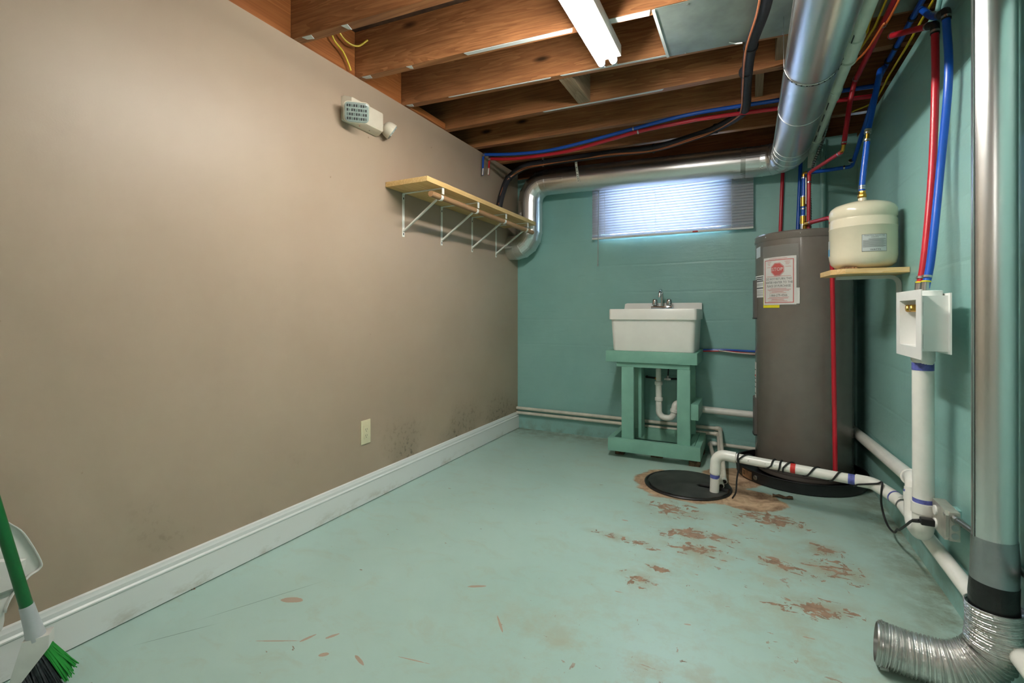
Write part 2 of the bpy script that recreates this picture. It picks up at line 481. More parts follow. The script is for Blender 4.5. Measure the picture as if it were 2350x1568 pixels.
class MB:
    def __init__(s):
        s.v, s.f = [], []

    def add(s, vs, fs, M=None):
        o = len(s.v)
        s.v += [(M @ vec(p)) if M else vec(p) for p in vs]
        s.f += [tuple(i + o for i in f) for f in fs]
        return s

    def box(s, x0, x1, y0, y1, z0, z1, bev=0.0, M=None):
        bm = bmesh.new()
        vs = [bm.verts.new(p) for p in ((x0, y0, z0), (x1, y0, z0), (x1, y1, z0), (x0, y1, z0), (x0, y0, z1), (x1, y0, z1), (x1, y1, z1), (x0, y1, z1))]
        for f in ((3, 2, 1, 0), (4, 5, 6, 7), (0, 1, 5, 4), (1, 2, 6, 5), (2, 3, 7, 6), (3, 0, 4, 7)):
            bm.faces.new([vs[i] for i in f])
        if bev:
            bmesh.ops.bevel(bm, geom=bm.edges[:], offset=bev, segments=2, affect='EDGES', profile=0.6)
        bm.verts.index_update()
        s.add([v.co.copy() for v in bm.verts], [[v.index for v in f.verts] for f in bm.faces], M)
        bm.free()
        return s

    def hexa(s, pts):
        """eight corners: bottom ring then top ring"""
        return s.add(pts, ((3, 2, 1, 0), (4, 5, 6, 7), (0, 1, 5, 4), (1, 2, 6, 5), (2, 3, 7, 6), (3, 0, 4, 7)))

    def tube(s, pts, r, n=14, caps=True, closed=False, flat=None):
        P = [vec(p) for p in pts]
        m = len(P)
        R = r if isinstance(r, (list, tuple)) else [r] * m
        T = []
        for i in range(m):
            if closed:
                t = P[(i + 1) % m] - P[i - 1]
            elif i == 0:
                t = P[1] - P[0]
            elif i == m - 1:
                t = P[-1] - P[-2]
            else:
                t = (P[i + 1] - P[i]).normalized() + (P[i] - P[i - 1]).normalized()
            T.append(t.normalized())
        up = Vector((0, 0, 1)) if abs(T[0].z) < 0.9 else Vector((0, 1, 0))
        u = T[0].cross(up).normalized()
        vs = []
        for i in range(m):
            if i:
                q = T[i - 1].rotation_difference(T[i])
                u = q @ u
            u = (u - T[i] * u.dot(T[i])).normalized()
            w = T[i].cross(u)
            k = 1.0
            for j in range(n):
                a = 2 * PI * j / n
                ru, rw = (R[i], R[i]) if flat is None else (R[i], R[i] * flat)
                # mitre at a bend so the tube keeps its girth
                vs.append(P[i] + u * (math.cos(a) * ru) + w * (math.sin(a) * rw))
        fs = []
        last = m if closed else m - 1
        for i in range(last):
            for j in range(n):
                a, b = i * n + j, i * n + (j + 1) % n
                c, d = ((i + 1) % m) * n + (j + 1) % n, ((i + 1) % m) * n + j
                fs.append((a, d, c, b))
        if caps and not closed:
            fs.append(tuple(range(n)))
            fs.append(tuple(reversed(range((m - 1) * n, m * n))))
        return s.add(vs, fs)

    def cyl(s, p0, p1, r, r1=None, n=20):
        return s.tube([p0, p1], [r, r if r1 is None else r1], n)

    def ring(s, p, d, r, w, n=20):
        """a solid collar of width w around axis d at p"""
        d = vec(d).normalized()
        p = vec(p)
        return s.tube([p - d * w / 2, p + d * w / 2], r, n)

    def band(s, pts_profile, p, d, n=24):
        """lathe: profile (radius, height along d)"""
        d = vec(d).normalized()
        p = vec(p)
        up = Vector((0, 0, 1)) if abs(d.z) < 0.9 else Vector((1, 0, 0))
        u = d.cross(up).normalized()
        w = d.cross(u)
        vs, fs = [], []
        m = len(pts_profile)
        for r, h in pts_profile:
            for j in range(n):
                a = 2 * PI * j / n
                vs.append(p + d * h + u * (r * math.cos(a)) + w * (r * math.sin(a)))
        for i in range(m - 1):
            for j in range(n):
                fs.append((i * n + j, i * n + (j + 1) % n, (i + 1) * n + (j + 1) % n, (i + 1) * n + j))
        fs.append(tuple(reversed(range(n))))
        fs.append(tuple(range((m - 1) * n, m * n)))
        return s.add(vs, fs)

    def prism(s, poly, axis, a0, a1, M=None):
        """poly of 2-D points extruded along axis 0, 1 or 2"""
        n = len(poly)

        def mk(p, a):
            q = list(p)
            q.insert(axis, a)
            return q
        vs = [mk(p, a0) for p in poly] + [mk(p, a1) for p in poly]
        fs = [tuple(reversed(range(n))), tuple(range(n, 2 * n))]
        for i in range(n):
            j = (i + 1) % n
            fs.append((i, j, n + j, n + i))
        return s.add(vs, fs, M)

    def build(s, name, mat, parent=None, loc=None, smooth=True, ang=35, local=False):
        me = bpy.data.meshes.new(name)
        off = Vector((0, 0, 0))
        if parent is not None and not local:
            r = parent
            while r.parent:
                r = r.parent
            off = r.location.copy()
        if loc is not None:
            off = vec(loc)
        me.from_pydata([tuple(v - off) for v in s.v], [], s.f)
        bm = bmesh.new()
        bm.from_mesh(me)
        bmesh.ops.recalc_face_normals(bm, faces=bm.faces[:])
        bm.to_mesh(me)
        bm.free()
        me.update()
        if smooth:
            me.polygons.foreach_set('use_smooth', [True] * len(me.polygons))
            me.set_sharp_from_angle(angle=math.radians(ang))
        me.materials.append(MAT[mat] if isinstance(mat, str) else mat)
        o = bpy.data.objects.new(name, me)
        COL.objects.link(o)
        if parent is not None:
            o.parent = parent
        elif loc is not None:
            o.location = loc
        return o


def thing(name, label, cat, loc=(0, 0, 0), rz=0.0, group=None):
    o = bpy.data.objects.new(name, None)
    o.empty_display_size = 0.05
    COL.objects.link(o)
    o.location = loc
    o.rotation_euler = (0, 0, rz)
    return tag(o, label, cat, group)


def tag(o, label, cat, group=None):
    o['label'] = label
    o['category'] = cat
    if group:
        o['group'] = group
    return o


def struct(o, label=None):
    o['kind'] = 'structure'
    if label:
        o['label'] = label
    return o


def copy_tree(o, parent=None):
    c = o.copy()
    COL.objects.link(c)
    if parent is not None:
        c.parent = parent
    for ch in list(o.children):
        copy_tree(ch, c)
    return c


def text_mesh(body, size):
    cu = bpy.data.curves.new('lettering', 'FONT')
    cu.body = body
    cu.size = size
    cu.align_x = 'CENTER'
    cu.align_y = 'CENTER'
    cu.resolution_u = 2
    ob = bpy.data.objects.new('lettering', cu)
    COL.objects.link(ob)
    dg = bpy.context.evaluated_depsgraph_get()
    dg.update()
    me = bpy.data.meshes.new_from_object(ob.evaluated_get(dg))
    vs = [tuple(v.co) for v in me.vertices]
    fs = [tuple(p.vertices) for p in me.polygons]
    bpy.data.objects.remove(ob)
    bpy.data.curves.remove(cu)
    bpy.data.meshes.remove(me)
    return vs, fs


# ================================================================== THE ROOM
D = 3.75          # back wall
R_ = 2.44         # right wall
REAR = -4.6
ZT = 2.222        # top of the beige wall / bottom of the joists

struct(MB().box(-0.4, R_ + 0.3, REAR - 0.2, D + 0.3, -0.12, 0.0).build('floor', 'floor'), 'teal painted concrete floor with chipped brown patches')
struct(MB().box(-0.12, 0.0, REAR, D, 0.0, ZT).build('wall_left', 'beige'), 'smooth beige painted wall on the left')
struct(MB().box(R_, R_ + 0.25, REAR, D + 0.25, 0.0, 2.14).build('wall_right', 'tealy'), 'teal painted foundation wall on the right')
struct(MB().box(-0.4, R_ + 0.3, REAR - 0.2, REAR, 0.0, 2.5).build('wall_rear', 'beige'), 'beige wall behind the camera')
WX0, WX1, WZ0, WZ1 = 0.745, 1.665, 1.60, 2.09
b = MB()
b.box(-0.4, WX0, D, D + 0.25, 0, 2.17).box(WX1, R_, D, D + 0.25, 0, 2.17)
b.box(WX0, WX1, D, D + 0.25, 0, WZ0).box(WX0, WX1, D, D + 0.25, WZ1, 2.17)
struct(b.build('wall_back', 'tealx'), 'rough teal painted concrete back wall')

# window in the back wall
b = MB()
b.box(WX0, WX0 + 0.04, D + 0.13, D + 0.19, WZ0, WZ1).box(WX1 - 0.04, WX1, D + 0.13, D + 0.19, WZ0, WZ1)
b.box(WX0 + 0.04, WX1 - 0.04, D + 0.13, D + 0.19, WZ0, WZ0 + 0.04).box(WX0 + 0.04, WX1 - 0.04, D + 0.13, D + 0.19, WZ1 - 0.04, WZ1)
b.box(1.19, 1.22, D + 0.13, D + 0.19, WZ0 + 0.04, WZ1 - 0.04)
win = struct(b.build('window_1', 'white', loc=((WX0 + WX1) / 2, D + 0.16, WZ0)), 'small basement window behind the blind')
for a, c in ((WX0 + 0.04, 1.19), (1.22, WX1 - 0.04)):
    MB().box(a, c, D + 0.155, D + 0.161, WZ0 + 0.04, WZ1 - 0.04).build('pane', 'glass', win)

# baseboard with moulded top
prof = [(0.0, 0.004), (0.014, 0.004), (0.014, 0.104), (0.017, 0.108), (0.017, 0.112), (0.0125, 0.117), (0.0125, 0.130), (0.010, 0.135), (0.0085, 0.143), (0.0, 0.146)]
struct(MB().prism(prof, 1, REAR, D - 0.002).build('baseboard_left', 'baseboard', ang=20), 'white moulded baseboard along the beige wall')

# ceiling: subfloor with joists and blocking
ceil = struct(MB().box(-0.4, R_ + 0.3, REAR - 0.2, D + 0.3, 2.46, 2.5).build('ceiling', 'subfloor'), 'open wooden joist ceiling')
rims = MB().box(-0.4, -0.3, REAR, D + 0.25, 2.17, 2.46).box(-0.3, -0.12, REAR, D, 2.17, 2.222)
rims.build('rim_board', 'subfloor', ceil)
MB().box(R_ + 0.2, R_ + 0.25, REAR, D + 0.25, 2.14, 2.46).build('rim_board', 'joist', ceil)
MB().box(-0.3, R_ + 0.25, D + 0.2, D + 0.25, 2.17, 2.46).build('rim_board', 'joist', ceil)
MB().box(R_ + 0.08, R_ + 0.2, REAR, D, 2.14, 2.18).build('sill_plate', 'oldwood', ceil)

JO = [(-4.15, -4.05), (-3.75, -3.65), (-3.35, -3.25), (-2.95, -2.85), (-2.55, -2.45), (-2.15, -2.05), (-1.75, -1.65), (-1.35, -1.25), (-0.95, -0.85), (-0.54, -0.43), (-0.14, -0.02), (0.27, 0.39), (0.67, 0.80), (1.07, 1.20),
      (1.458, 1.598), (1.843, 1.993), (2.210, 2.370), (2.630, 2.690), (3.005, 3.100), (3.405, 3.495)]
TH = 0.044
for i, (ya, yb) in enumerate(JO):
    sl = (yb - ya) / 2.0

    def jy(x, ya=ya, sl=sl):
        return ya + sl * x
    xa, xb = (-0.012 if i < 17 else -0.29), R_ + 0.19
    b = MB().hexa([(xa, jy(xa), ZT), (xb, jy(xb), ZT), (xb, jy(xb) + TH, ZT), (xa, jy(xa) + TH, ZT),
                   (xa, jy(xa), 2.459), (xb, jy(xb), 2.459), (xb, jy(xb) + TH, 2.459), (xa, jy(xa) + TH, 2.459)])
    b.build('joist', 'joist', ceil, loc=(0, 0, 0))
    # blocking boards over the beige wall, between the joists
    if i < 16:
        yn = JO[i + 1][0]
        MB().box(-0.05, -0.014, ya + TH + 0.002, yn - 0.001, ZT + 0.001, 2.459).build('blocking_board', 'joistb', ceil)
# low tilted plate in the next bay
MB().box(-0.10, 0.012, 2.262, 2.625, ZT + 0.001, ZT + 0.040).build('blocking_board', 'joistb', ceil)
# short cross pieces between the joists
MB().box(0.925, 0.995, 2.335, 2.655, ZT + 0.002, 2.40).build('blocking_board', 'oldwood', ceil)
MB().box(1.93, 1.975, 2.415, 2.688, ZT + 0.03, 2.45).build('blocking_board', 'oldwood', ceil)
MB().box(1.845, 1.885, 2.735, 3.088, ZT + 0.03, 2.45).build('blocking_board', 'oldwood', ceil)

# scraps of old plaster board left on the joist edges (thin flat strips)
for (x0, x1, i, w) in ((0.62, 1.14, 10, 0.03), (0.05, 0.10, 9, 0.03), (0.27, 0.30, 9, 0.04), (0.30, 0.33, 10, 0.03), (0.03, 0.08, 10, 0.03), (0.95, 1.5, 11, 0.016),
                       (0.3, 0.9, 11, 0.012), (0.7, 1.4, 12, 0.018), (0.02, 0.06, 11, 0.03), (1.25, 1.46, 10, 0.04)):
    i += 5
    ya, yb = JO[i]
    y = ya + (yb - ya) / 2 * (x0 + x1) / 2
    MB().hexa([(x0, ya + (yb - ya) / 2 * x0 + 0.002, ZT - 0.003), (x1, ya + (yb - ya) / 2 * x1 + 0.004, ZT - 0.003),
               (x1 - 0.01, ya + (yb - ya) / 2 * x1 + w, ZT - 0.003), (x0 + 0.008, ya + (yb - ya) / 2 * x0 + w * 0.8, ZT - 0.003),
               (x0, ya + (yb - ya) / 2 * x0 + 0.002, ZT - 0.0005), (x1, ya + (yb - ya) / 2 * x1 + 0.004, ZT - 0.0005),
               (x1 - 0.01, ya + (yb - ya) / 2 * x1 + w, ZT - 0.0005), (x0 + 0.008, ya + (yb - ya) / 2 * x0 + w * 0.8, ZT - 0.0005)]).build('plaster_scrap', 'label', ceil)

# galvanised pan nailed under two joists
t = thing('return_air_pan', 'dull grey sheet metal panel nailed under the ceiling joists', 'duct pan', (1.95, 2.15, 2.216))
MB().hexa([(1.478, 1.955, 2.217), (2.43, 2.022, 2.217), (2.43, 2.425, 2.217), (1.470, 2.345, 2.217),
           (1.478, 1.955, 2.2205), (2.43, 2.022, 2.2205), (2.43, 2.425, 2.2205), (1.470, 2.345, 2.2205)]).build('sheet', 'sheet', t)
MB().box(1.466, 1.478, 1.96, 2.345, 2.214, 2.221).build('edge_strip', 'label', t)
for x, y in ((1.55, 2.345), (1.75, 2.36), (1.95, 2.378), (1.6, 1.98), (1.9, 2.0)):
    MB().band([(0.005, 0), (0.005, 0.001), (0.002, 0.003)], (x, y, 2.2165), (0, 0, -1), 8).build('nail_head', 'steel', t)


# ================================================================== LIGHT FIXTURES
def fixture(name, label, x, y0, y1):
    t = thing(name, label, 'light', (x, (y0 + y1) / 2, 2.222))
    b = MB().box(x - 0.058, x + 0.058, y0, y1, 2.170, 2.2215, 0.003)
    b.build('housing', 'whitepl', t)
    for dx in (-0.028, 0.028):
        tb = MB().tube([(x + dx, y0 + 0.03, 2.1475), (x + dx, y1 - 0.022, 2.1475)], 0.0155, 18).build('tube', 'tube', t)
        for ya, yb in ((y0 + 0.03, y0 + 0.014), (y1 - 0.022, y1 - 0.006)):
            MB().cyl((x + dx, ya, 2.1475), (x + dx, yb, 2.1475), 0.0157, 0.0145, 18).build('end_cap', 'steel', tb)
        for yy in (y0 + 0.005, y1 - 0.005):
            MB().box(x + dx - 0.012, x + dx + 0.012, yy - 0.005, yy + 0.005, 2.136, 2.172, 0.003).build('lamp_holder', 'whitepl', t)
    return t


fixture('fluorescent_light', 'lit two-tube fluorescent strip light fixed under the joists', 1.238, 0.93, 2.155)
fixture('fluorescent_light', 'second fluorescent strip light on the joists behind the camera', 1.245, -3.35, -2.12)


# ================================================================== DUCTS
t = thing('sheet_metal_duct', 'round galvanised duct running along the ceiling and back wall into the beige wall', 'duct', (1.1, 3.6, 1.95))
DR = 0.1
MB().tube([(2.045, -1.2, 2.02), (2.045, 3.36, 2.02)], DR, 40).build('ceiling_run', 'galv', t)


def gore(path, seg, name):
    """segmented elbow: each gore a straight piece with its own bead"""
    q = fillet(path, 0.155, seg)
    o = MB().tube(q, DR * 1.012, 40).build(name, 'galv', t, ang=8)
    for i in range(1, len(q) - 1):
        MB().ring(q[i], (q[i + 1] - q[i]).normalized() + (q[i] - q[i - 1]).normalized(), DR * 1.03, 0.006, 40).build('bead', 'galv', o)
    return o


gore([(2.045, 3.25, 2.02), (2.045, 3.598, 2.02), (1.72, 3.6, 2.026)], 4, 'elbow')
MB().tube([(1.82, 3.6, 2.026), (0.40, 3.6, 2.072)], DR, 40).build('wall_run', 'galv', t)
gore([(0.505, 3.6, 2.068), (0.187, 3.6, 2.076), (0.187, 3.6, 1.75)], 4, 'elbow')
MB().tube([(0.187, 3.6, 1.90), (0.187, 3.6, 1.68)], DR, 40).build('drop', 'galv', t)
gore([(0.187, 3.6, 1.82), (0.187, 3.6, 1.555), (-0.06, 3.6, 1.555)], 4, 'elbow')
# beads and draw-band seams
for p, d in (((2.045, 2.72, 2.02), (0, 1, 0)), ((2.045, 3.33, 2.02), (0, 1, 0)), ((2.045, 1.2, 2.02), (0, 1, 0)), ((1.74, 3.6, 2.0275), (-1, 0, 0.03)),
             ((0.347, 3.6, 2.072), (-1, 0, 0.03)), ((0.187, 3.6, 1.915), (0, 0, -1)), ((0.187, 3.6, 1.68), (0, 0, -1)), ((0.06, 3.6, 1.555), (1, 0, 0))):
    MB().ring(p, d, DR * 1.022, 0.008, 40).build('seam', 'galv', t)
MB().ring((1.78, 3.6, 2.0265), (-1, 0, 0.03), DR * 1.028, 0.03, 40).build('draw_band', 'galvdull', t)
# longitudinal seam of the ceiling run
MB().box(2.045 - 0.1025, 2.045 - 0.098, 1.0, 3.3, 2.0, 2.004).build('seam', 'galv', t)


def strap_loop(name, label, y, x, z, r, top):
    t = thing(name, label, 'strap', (x, y, top))
    pts = [(x - r - 0.003, y, top), (x - r - 0.003, y, z)]
    for k in range(1, 16):
        a = PI + PI * k / 16
        pts.append((x + (r + 0.003) * math.cos(a), y, z + (r + 0.003) * math.sin(a)))
    pts += [(x + r + 0.003, y, z), (x + r + 0.003, y, top)]
    vs, fs = [], []
    for i, p in enumerate(pts):
        for dy in (-0.010, 0.010):
            vs.append((p[0], p[1] + dy, p[2]))
        if i:
            a = 2 * (i - 1)
            fs.append((a, a + 1, a + 3, a + 2))
    b = MB().add(vs, fs)
    o = b.build('band', 'steel', t)
    o.modifiers.new('thickness', 'SOLIDIFY').thickness = 0.0015
    for i in range(2, len(pts) - 2):
        p = vec(pts[i])
        nrm = (p - Vector((x, y, z))).normalized()
        MB().cyl(p - nrm * 0.0004, p + nrm * 0.0012, 0.0035, n=8).build('hole', 'dark', t)
    return t


strap_loop('pipe_strap', 'perforated metal strap looped under the ceiling duct', 2.25, 2.045, 2.02, 0.1, 2.22)
t = thing('pipe_strap', 'perforated metal strap hanging down over the duct beside the window', 'strap', (0.63, 3.49, 2.19))
b = MB()
sp = [(0.63, 3.462, 2.20), (0.632, 3.472, 2.13), (0.634, 3.494, 2.075), (0.636, 3.496, 2.04), (0.638, 3.505, 2.01)]
for i in range(len(sp) - 1):
    p, q = sp[i], sp[i + 1]
    b.hexa([(p[0] - 0.009, p[1], p[2]), (p[0] + 0.009, p[1], p[2]), (p[0] + 0.009, p[1] + 0.0015, p[2]), (p[0] - 0.009, p[1] + 0.0015, p[2]),
            (q[0] - 0.009, q[1], q[2]), (q[0] + 0.009, q[1], q[2]), (q[0] + 0.009, q[1] + 0.0015, q[2]), (q[0] - 0.009, q[1] + 0.0015, q[2])])
b.build('band', 'white', t)
for k in range(8):
    f = 0.06 + k * 0.12
    i = min(int(f * 4), 3)
    p = vec(sp[i]).lerp(vec(sp[i + 1]), f * 4 - i)
    MB().cyl(p + Vector((0, -0.001, 0)), p + Vector((0, 0.0012, 0)), 0.0035, n=8).build('hole', 'dark', t)

# dryer vent: vertical duct, tapes and flexible foil hose
VX, VY = 2.380, 1.648
t = thing('vent_duct', 'vertical galvanised vent duct with foil hose curling onto the floor at right', 'duct', (VX, VY, 0.0))
MB().tube([(VX, VY, 2.21), (VX, VY, 0.40)], 0.043, 36).build('pipe', 'galv', t)
MB().box(VX - 0.0446, VX - 0.0422, VY - 0.012, VY - 0.009, 0.42, 2.2).build('seam', 'galvdull', t)
MB().tube([(VX, VY, 0.425), (VX + 0.001, VY, 0.36), (VX - 0.001, VY, 0.295)], [0.0445, 0.0465, 0.047], 36).build('foil_tape', 'foiltape', t)
MB().tube([(VX, VY, 0.312), (VX - 0.002, VY, 0.27), (VX, VY, 0.232)], [0.0475, 0.0485, 0.049], 36).build('black_tape', 'blacktape', t)
ctrl = [(VX, VY, 0.25), (VX + 0.002, VY, 0.185), (VX - 0.012, VY + 0.002, 0.115), (VX - 0.075, VY + 0.006, 0.068), (2.215, 1.664, 0.0605), (2.150, 1.672, 0.066)]
cp = catmull(ctrl, 60)
pp, rr = [], []
for i in range(0, len(cp) - 1):
    pp.append(cp[i])
    rr.append(0.0560 + 0.0026 * math.sin(i * 2 * PI / 6.0) + 0.0008 * math.sin(i * 1.7))
MB().tube(pp, rr, 40, caps=False).build('foil_hose', 'foil', t, ang=80)
e, ed = vec(ctrl[-1]), (vec(ctrl[-1]) - vec(ctrl[-2])).normalized()
MB().band([(0.053, -0.012), (0.0575, -0.012), (0.0575, 0.008), (0.054, 0.008), (0.052, 0.012), (0.050, 0.012), (0.050, -0.012)], e, ed, 36).build('hose_collar', 'galvdull', t)
MB().tube([e + Quaternion(ed, a) @ Vector((0, 0, 0.0588)) - ed * 0.004 for a in [2 * PI * k / 30 for k in range(30)]], 0.0022, 6, closed=True).build('hose_clamp', 'steel', t)
MB().cyl(e + Vector((0.01, -0.035, -0.048)), e + Vector((-0.008, -0.035, -0.048)), 0.006, n=10).build('clamp_screw', 'steel', t)


# ================================================================== generic pipe helpers
def clamps(t, pts, r, mat='steel', w=0.008, name='clamp_ring'):
    for p, d in pts:
        MB().ring(p, d, r, w, 16).build(name, mat, t)


def pipe(name, label, cat, paths, r, mat, bend=0.03, n=14, loc=None, smooth=False, part='pipe'):
    loc = loc or paths[0][-1]
    t = thing(name, label, cat, loc)
    for p in paths:
        q = catmull(p, 8) if smooth else fillet(p, bend, 6)
        MB().tube(q, r, n).build(part, mat, t)
    return t


# PEX along the back of the ceiling, with shut-off handles at the beige wall
t = pipe('water_pipe', 'blue plastic water pipe sagging under the joists by the beige wall', 'pipe',
         [[(0.03, 3.1, 2.195), (0.25, 3.1, 2.165), (0.50, 3.1, 2.146), (0.69, 3.1, 2.152), (0.935, 3.1, 2.173), (1.136, 3.1, 2.194), (1.45, 3.06, 2.206), (1.75, 3.06, 2.206), (2.42, 3.07, 2.19)]],
         0.0115, 'blue', smooth=True)
clamps(t, [((0.04, 3.1, 2.193), (1, 0, -0.1)), ((1.145, 3.1, 2.194), (1, 0, 0.1))], 0.0135)
MB().box(0.024, 0.036, 3.09, 3.11, 2.185, 2.205, 0.003).build('valve_body', 'steel', t)
MB().prism([(0.022, 2.18), (0.036, 2.18), (0.030, 2.04), (0.018, 2.04)], 1, 3.094, 3.100).build('valve_handle', 'blue', t)
MB().prism([(0.024, 2.09), (0.034, 2.09), (0.030, 2.042), (0.020, 2.042)], 1, 3.0925, 3.094).build('handle_tip', 'white', t)
t = pipe('water_pipe', 'red plastic water pipe sagging under the joists by the beige wall', 'pipe',
         [[(0.08, 3.1, 2.156), (0.22, 3.1, 2.134), (0.36, 3.1, 2.122), (0.69, 3.1, 2.118), (0.99, 3.1, 2.150), (1.19, 3.1, 2.173), (1.43, 3.09, 2.178), (1.65, 3.09, 2.178), (2.42, 3.10, 2.15)]],
         0.0115, 'red', smooth=True)
clamps(t, [((0.09, 3.1, 2.154), (1, 0, -0.1)), ((1.175, 3.1, 2.171), (1, 0, 0.1))], 0.0135)
MB().box(0.072, 0.086, 3.09, 3.11, 2.146, 2.166, 0.003).build('valve_body', 'steel', t)
MB().prism([(0.074, 2.14), (0.086, 2.14), (0.080, 2.035), (0.068, 2.035)], 1, 3.094, 3.100).build('valve_handle', 'red', t)
MB().prism([(0.073, 2.085), (0.083, 2.085), (0.079, 2.037), (0.069, 2.037)], 1, 3.0925, 3.094).build('handle_tip', 'white', t)

# black insulated line set
ls = [(1.895, 0.6, 2.19), (1.885, 1.6, 2.19), (1.872, 2.04, 2.188), (1.822, 2.36, 2.186), (1.802, 2.75, 2.188), (1.798, 3.02, 2.186), (1.765, 3.17, 2.195), (1.62, 3.36, 2.205), (1.50, 3.39, 2.187),
      (1.22, 3.40, 2.150), (0.92, 3.42, 2.168), (0.66, 3.45, 2.18), (0.37, 3.46, 2.185), (0.20, 3.45, 2.172), (0.085, 3.41, 2.09), (0.052, 3.37, 1.98), (0.040, 3.34, 1.88), (0.025, 3.335, 1.80), (-0.03, 3.33, 1.765)]
t = thing('refrigerant_line', 'black foam insulated line with copper wire hung across the ceiling', 'pipe', (1.5, 3.39, 2.2))
MB().tube(catmull(ls, 8), 0.0255, 16).build('insulation', 'insul', t)
wp = catmull([(p[0] - (0.02 if i < 7 else 0.0) + 0.004 * math.sin(i * 2.1), p[1] - 0.026 + (0.0 if i > 6 else 0.012), p[2] - 0.022 + 0.004 * math.sin(i * 1.3)) for i, p in enumerate(ls[:-2])], 8)
MB().tube(wp, 0.0042, 8).build('copper_wire', 'copper', t)
wp2 = catmull([(p[0] - (0.006 if i < 7 else 0.0), p[1] - 0.028 + 0.004 * math.sin(i * 2.9), p[2] - 0.014 - 0.006 * abs(math.sin(i * 1.9))) for i, p in enumerate(ls[:-2])], 8)
MB().tube(wp2, 0.003, 8).build('thermostat_wire', 'copper', t)
for p, d in (((1.822, 2.36, 2.186), (-0.1, 1, 0)), ((1.80, 2.6, 2.187), (0, 1, 0)), ((1.785, 3.10, 2.19), (-0.3, 1, 0)), ((1.62, 3.36, 2.205), (-1, 0.3, 0)), ((1.22, 3.40, 2.15), (-1, 0, 0)), ((0.37, 3.46, 2.185), (-1, 0, 0)),
             ((0.085, 3.41, 2.09), (-0.4, -0.2, -1))):
    MB().ring(p, d, 0.031, 0.014, 16).build('cable_tie', 'black', t)
MB().tube(catmull([(1.79, 2.34, 2.20), (1.76, 2.345, 2.207), (1.735, 2.34, 2.216)], 6), 0.005, 8).build('hook', 'steel', t)
MB().tube(catmull([(1.785, 3.10, 2.20), (1.74, 3.09, 2.21), (1.72, 3.085, 2.222)], 6), 0.005, 8).build('hook', 'steel', t)
MB().box(0.362, 0.378, 3.436, 3.440, 2.15, 2.222).build('hanger', 'steel', t)

# pale drain pipe next to the ceiling duct
t = thing('drain_pipe', 'pale grey plastic drain pipe running beside the ceiling duct', 'pipe', (2.19, 2.6, 2.08))
MB().tube(fillet([(2.178, 0.2, 2.045), (2.176, 3.58, 2.045), (2.176, 3.60, 1.94)], 0.03, 5), 0.024, 20).build('pipe', 'pvc_gray', t)
for y, w, r in ((2.26, 0.16, 0.030), (2.36, 0.016, 0.033), (2.70, 0.10, 0.0275), (3.38, 0.05, 0.029)):
    MB().ring((2.177, y, 2.045), (0, 1, 0), r, w, 20).build('coupling', 'pvc_gray', t)
for k in range(9):
    y = 2.13 + k * 0.011 if k < 5 else 2.75 + (k - 5) * 0.16
    MB().box(2.1605, 2.163, y, y + (0.006 if k < 5 else 0.09), 2.020, 2.028).build('print_mark', 'labelink', t)

# blue and red supply trunks beside the right wall
t = thing('water_pipe', 'blue plastic trunk pipe along the top of the right wall feeding the water heater', 'pipe', (2.40, 2.6, 2.19))
MB().tube(fillet([(2.412, 0.4, 2.19), (2.402, 2.93, 2.19), (2.36, 3.42, 1.872), (2.117, 3.42, 1.862), (2.112, 3.42, 1.60)], 0.018, 4), 0.011, 16).build('pipe', 'blue', t)
MB().tube(fillet([(2.402, 2.86, 2.19), (2.36, 2.74, 2.13), (2.312, 2.72, 1.86)], 0.03, 5), 0.0125, 16).build('pipe', 'blue', t)
MB().tube(catmull([(2.307, 2.72, 1.80), (2.297, 2.72, 1.70), (2.288, 2.72, 1.60), (2.287, 2.72, 1.57)], 6), 0.0125, 16).build('pipe', 'blue', t)
MB().tube([(2.311, 2.72, 1.868), (2.305, 2.72, 1.792)], 0.008, 14).build('coupling', 'brass', t)
clamps(t, [((2.311, 2.72, 1.855), (0.1, 0, 1)), ((2.309, 2.72, 1.842), (0.1, 0, 1)), ((2.306, 2.72, 1.808), (0.1, 0, 1)), ((2.288, 2.72, 1.595), (0, 0, 1)), ((2.288, 2.72, 1.585), (0, 0, 1))], 0.0145)
clamps(t, [((2.402, 2.79, 2.19), (0, 1, 0)), ((2.403, 2.66, 2.19), (0, 1, 0)), ((2.404, 2.43, 2.19), (0, 1, 0))], 0.015, 'black', 0.012)
clamps(t, [((2.145, 3.42, 1.863), (1, 0, 0)), ((2.32, 3.42, 1.870), (1, 0, 0)), ((2.35, 3.38, 1.895), (0, -1, 0.65)), ((2.116, 3.42, 1.835), (0, 0, 1)), ((2.113, 3.42, 1.72), (0, 0, 1))], 0.0135)
MB().tube(fillet([(2.135, 3.42, 1.863), (2.116, 3.42, 1.862), (2.116, 3.42, 1.842)], 0.01, 4), 0.0122, 14).build('elbow', 'brass', t)
vb = MB().tube([(2.113, 3.42, 1.715), (2.113, 3.42, 1.66)], 0.016, 14).build('valve', 'brass', t)
MB().box(2.122, 2.128, 3.398, 3.402, 1.67, 1.83, 0.002).build('valve_handle', 'white', vb)
MB().box(2.124, 2.134, 3.399, 3.412, 1.655, 1.69, 0.002).build('valve_stem', 'black', vb)
clamps(t, [((2.113, 3.42, 1.645), (0, 0, 1)), ((2.112, 3.42, 1.60), (0, 0, 1))], 0.0135)
MB().tube([(2.112, 3.42, 1.60), (2.111, 3.42, 1.552)], 0.017, 12).build('coupling', 'brass', t)

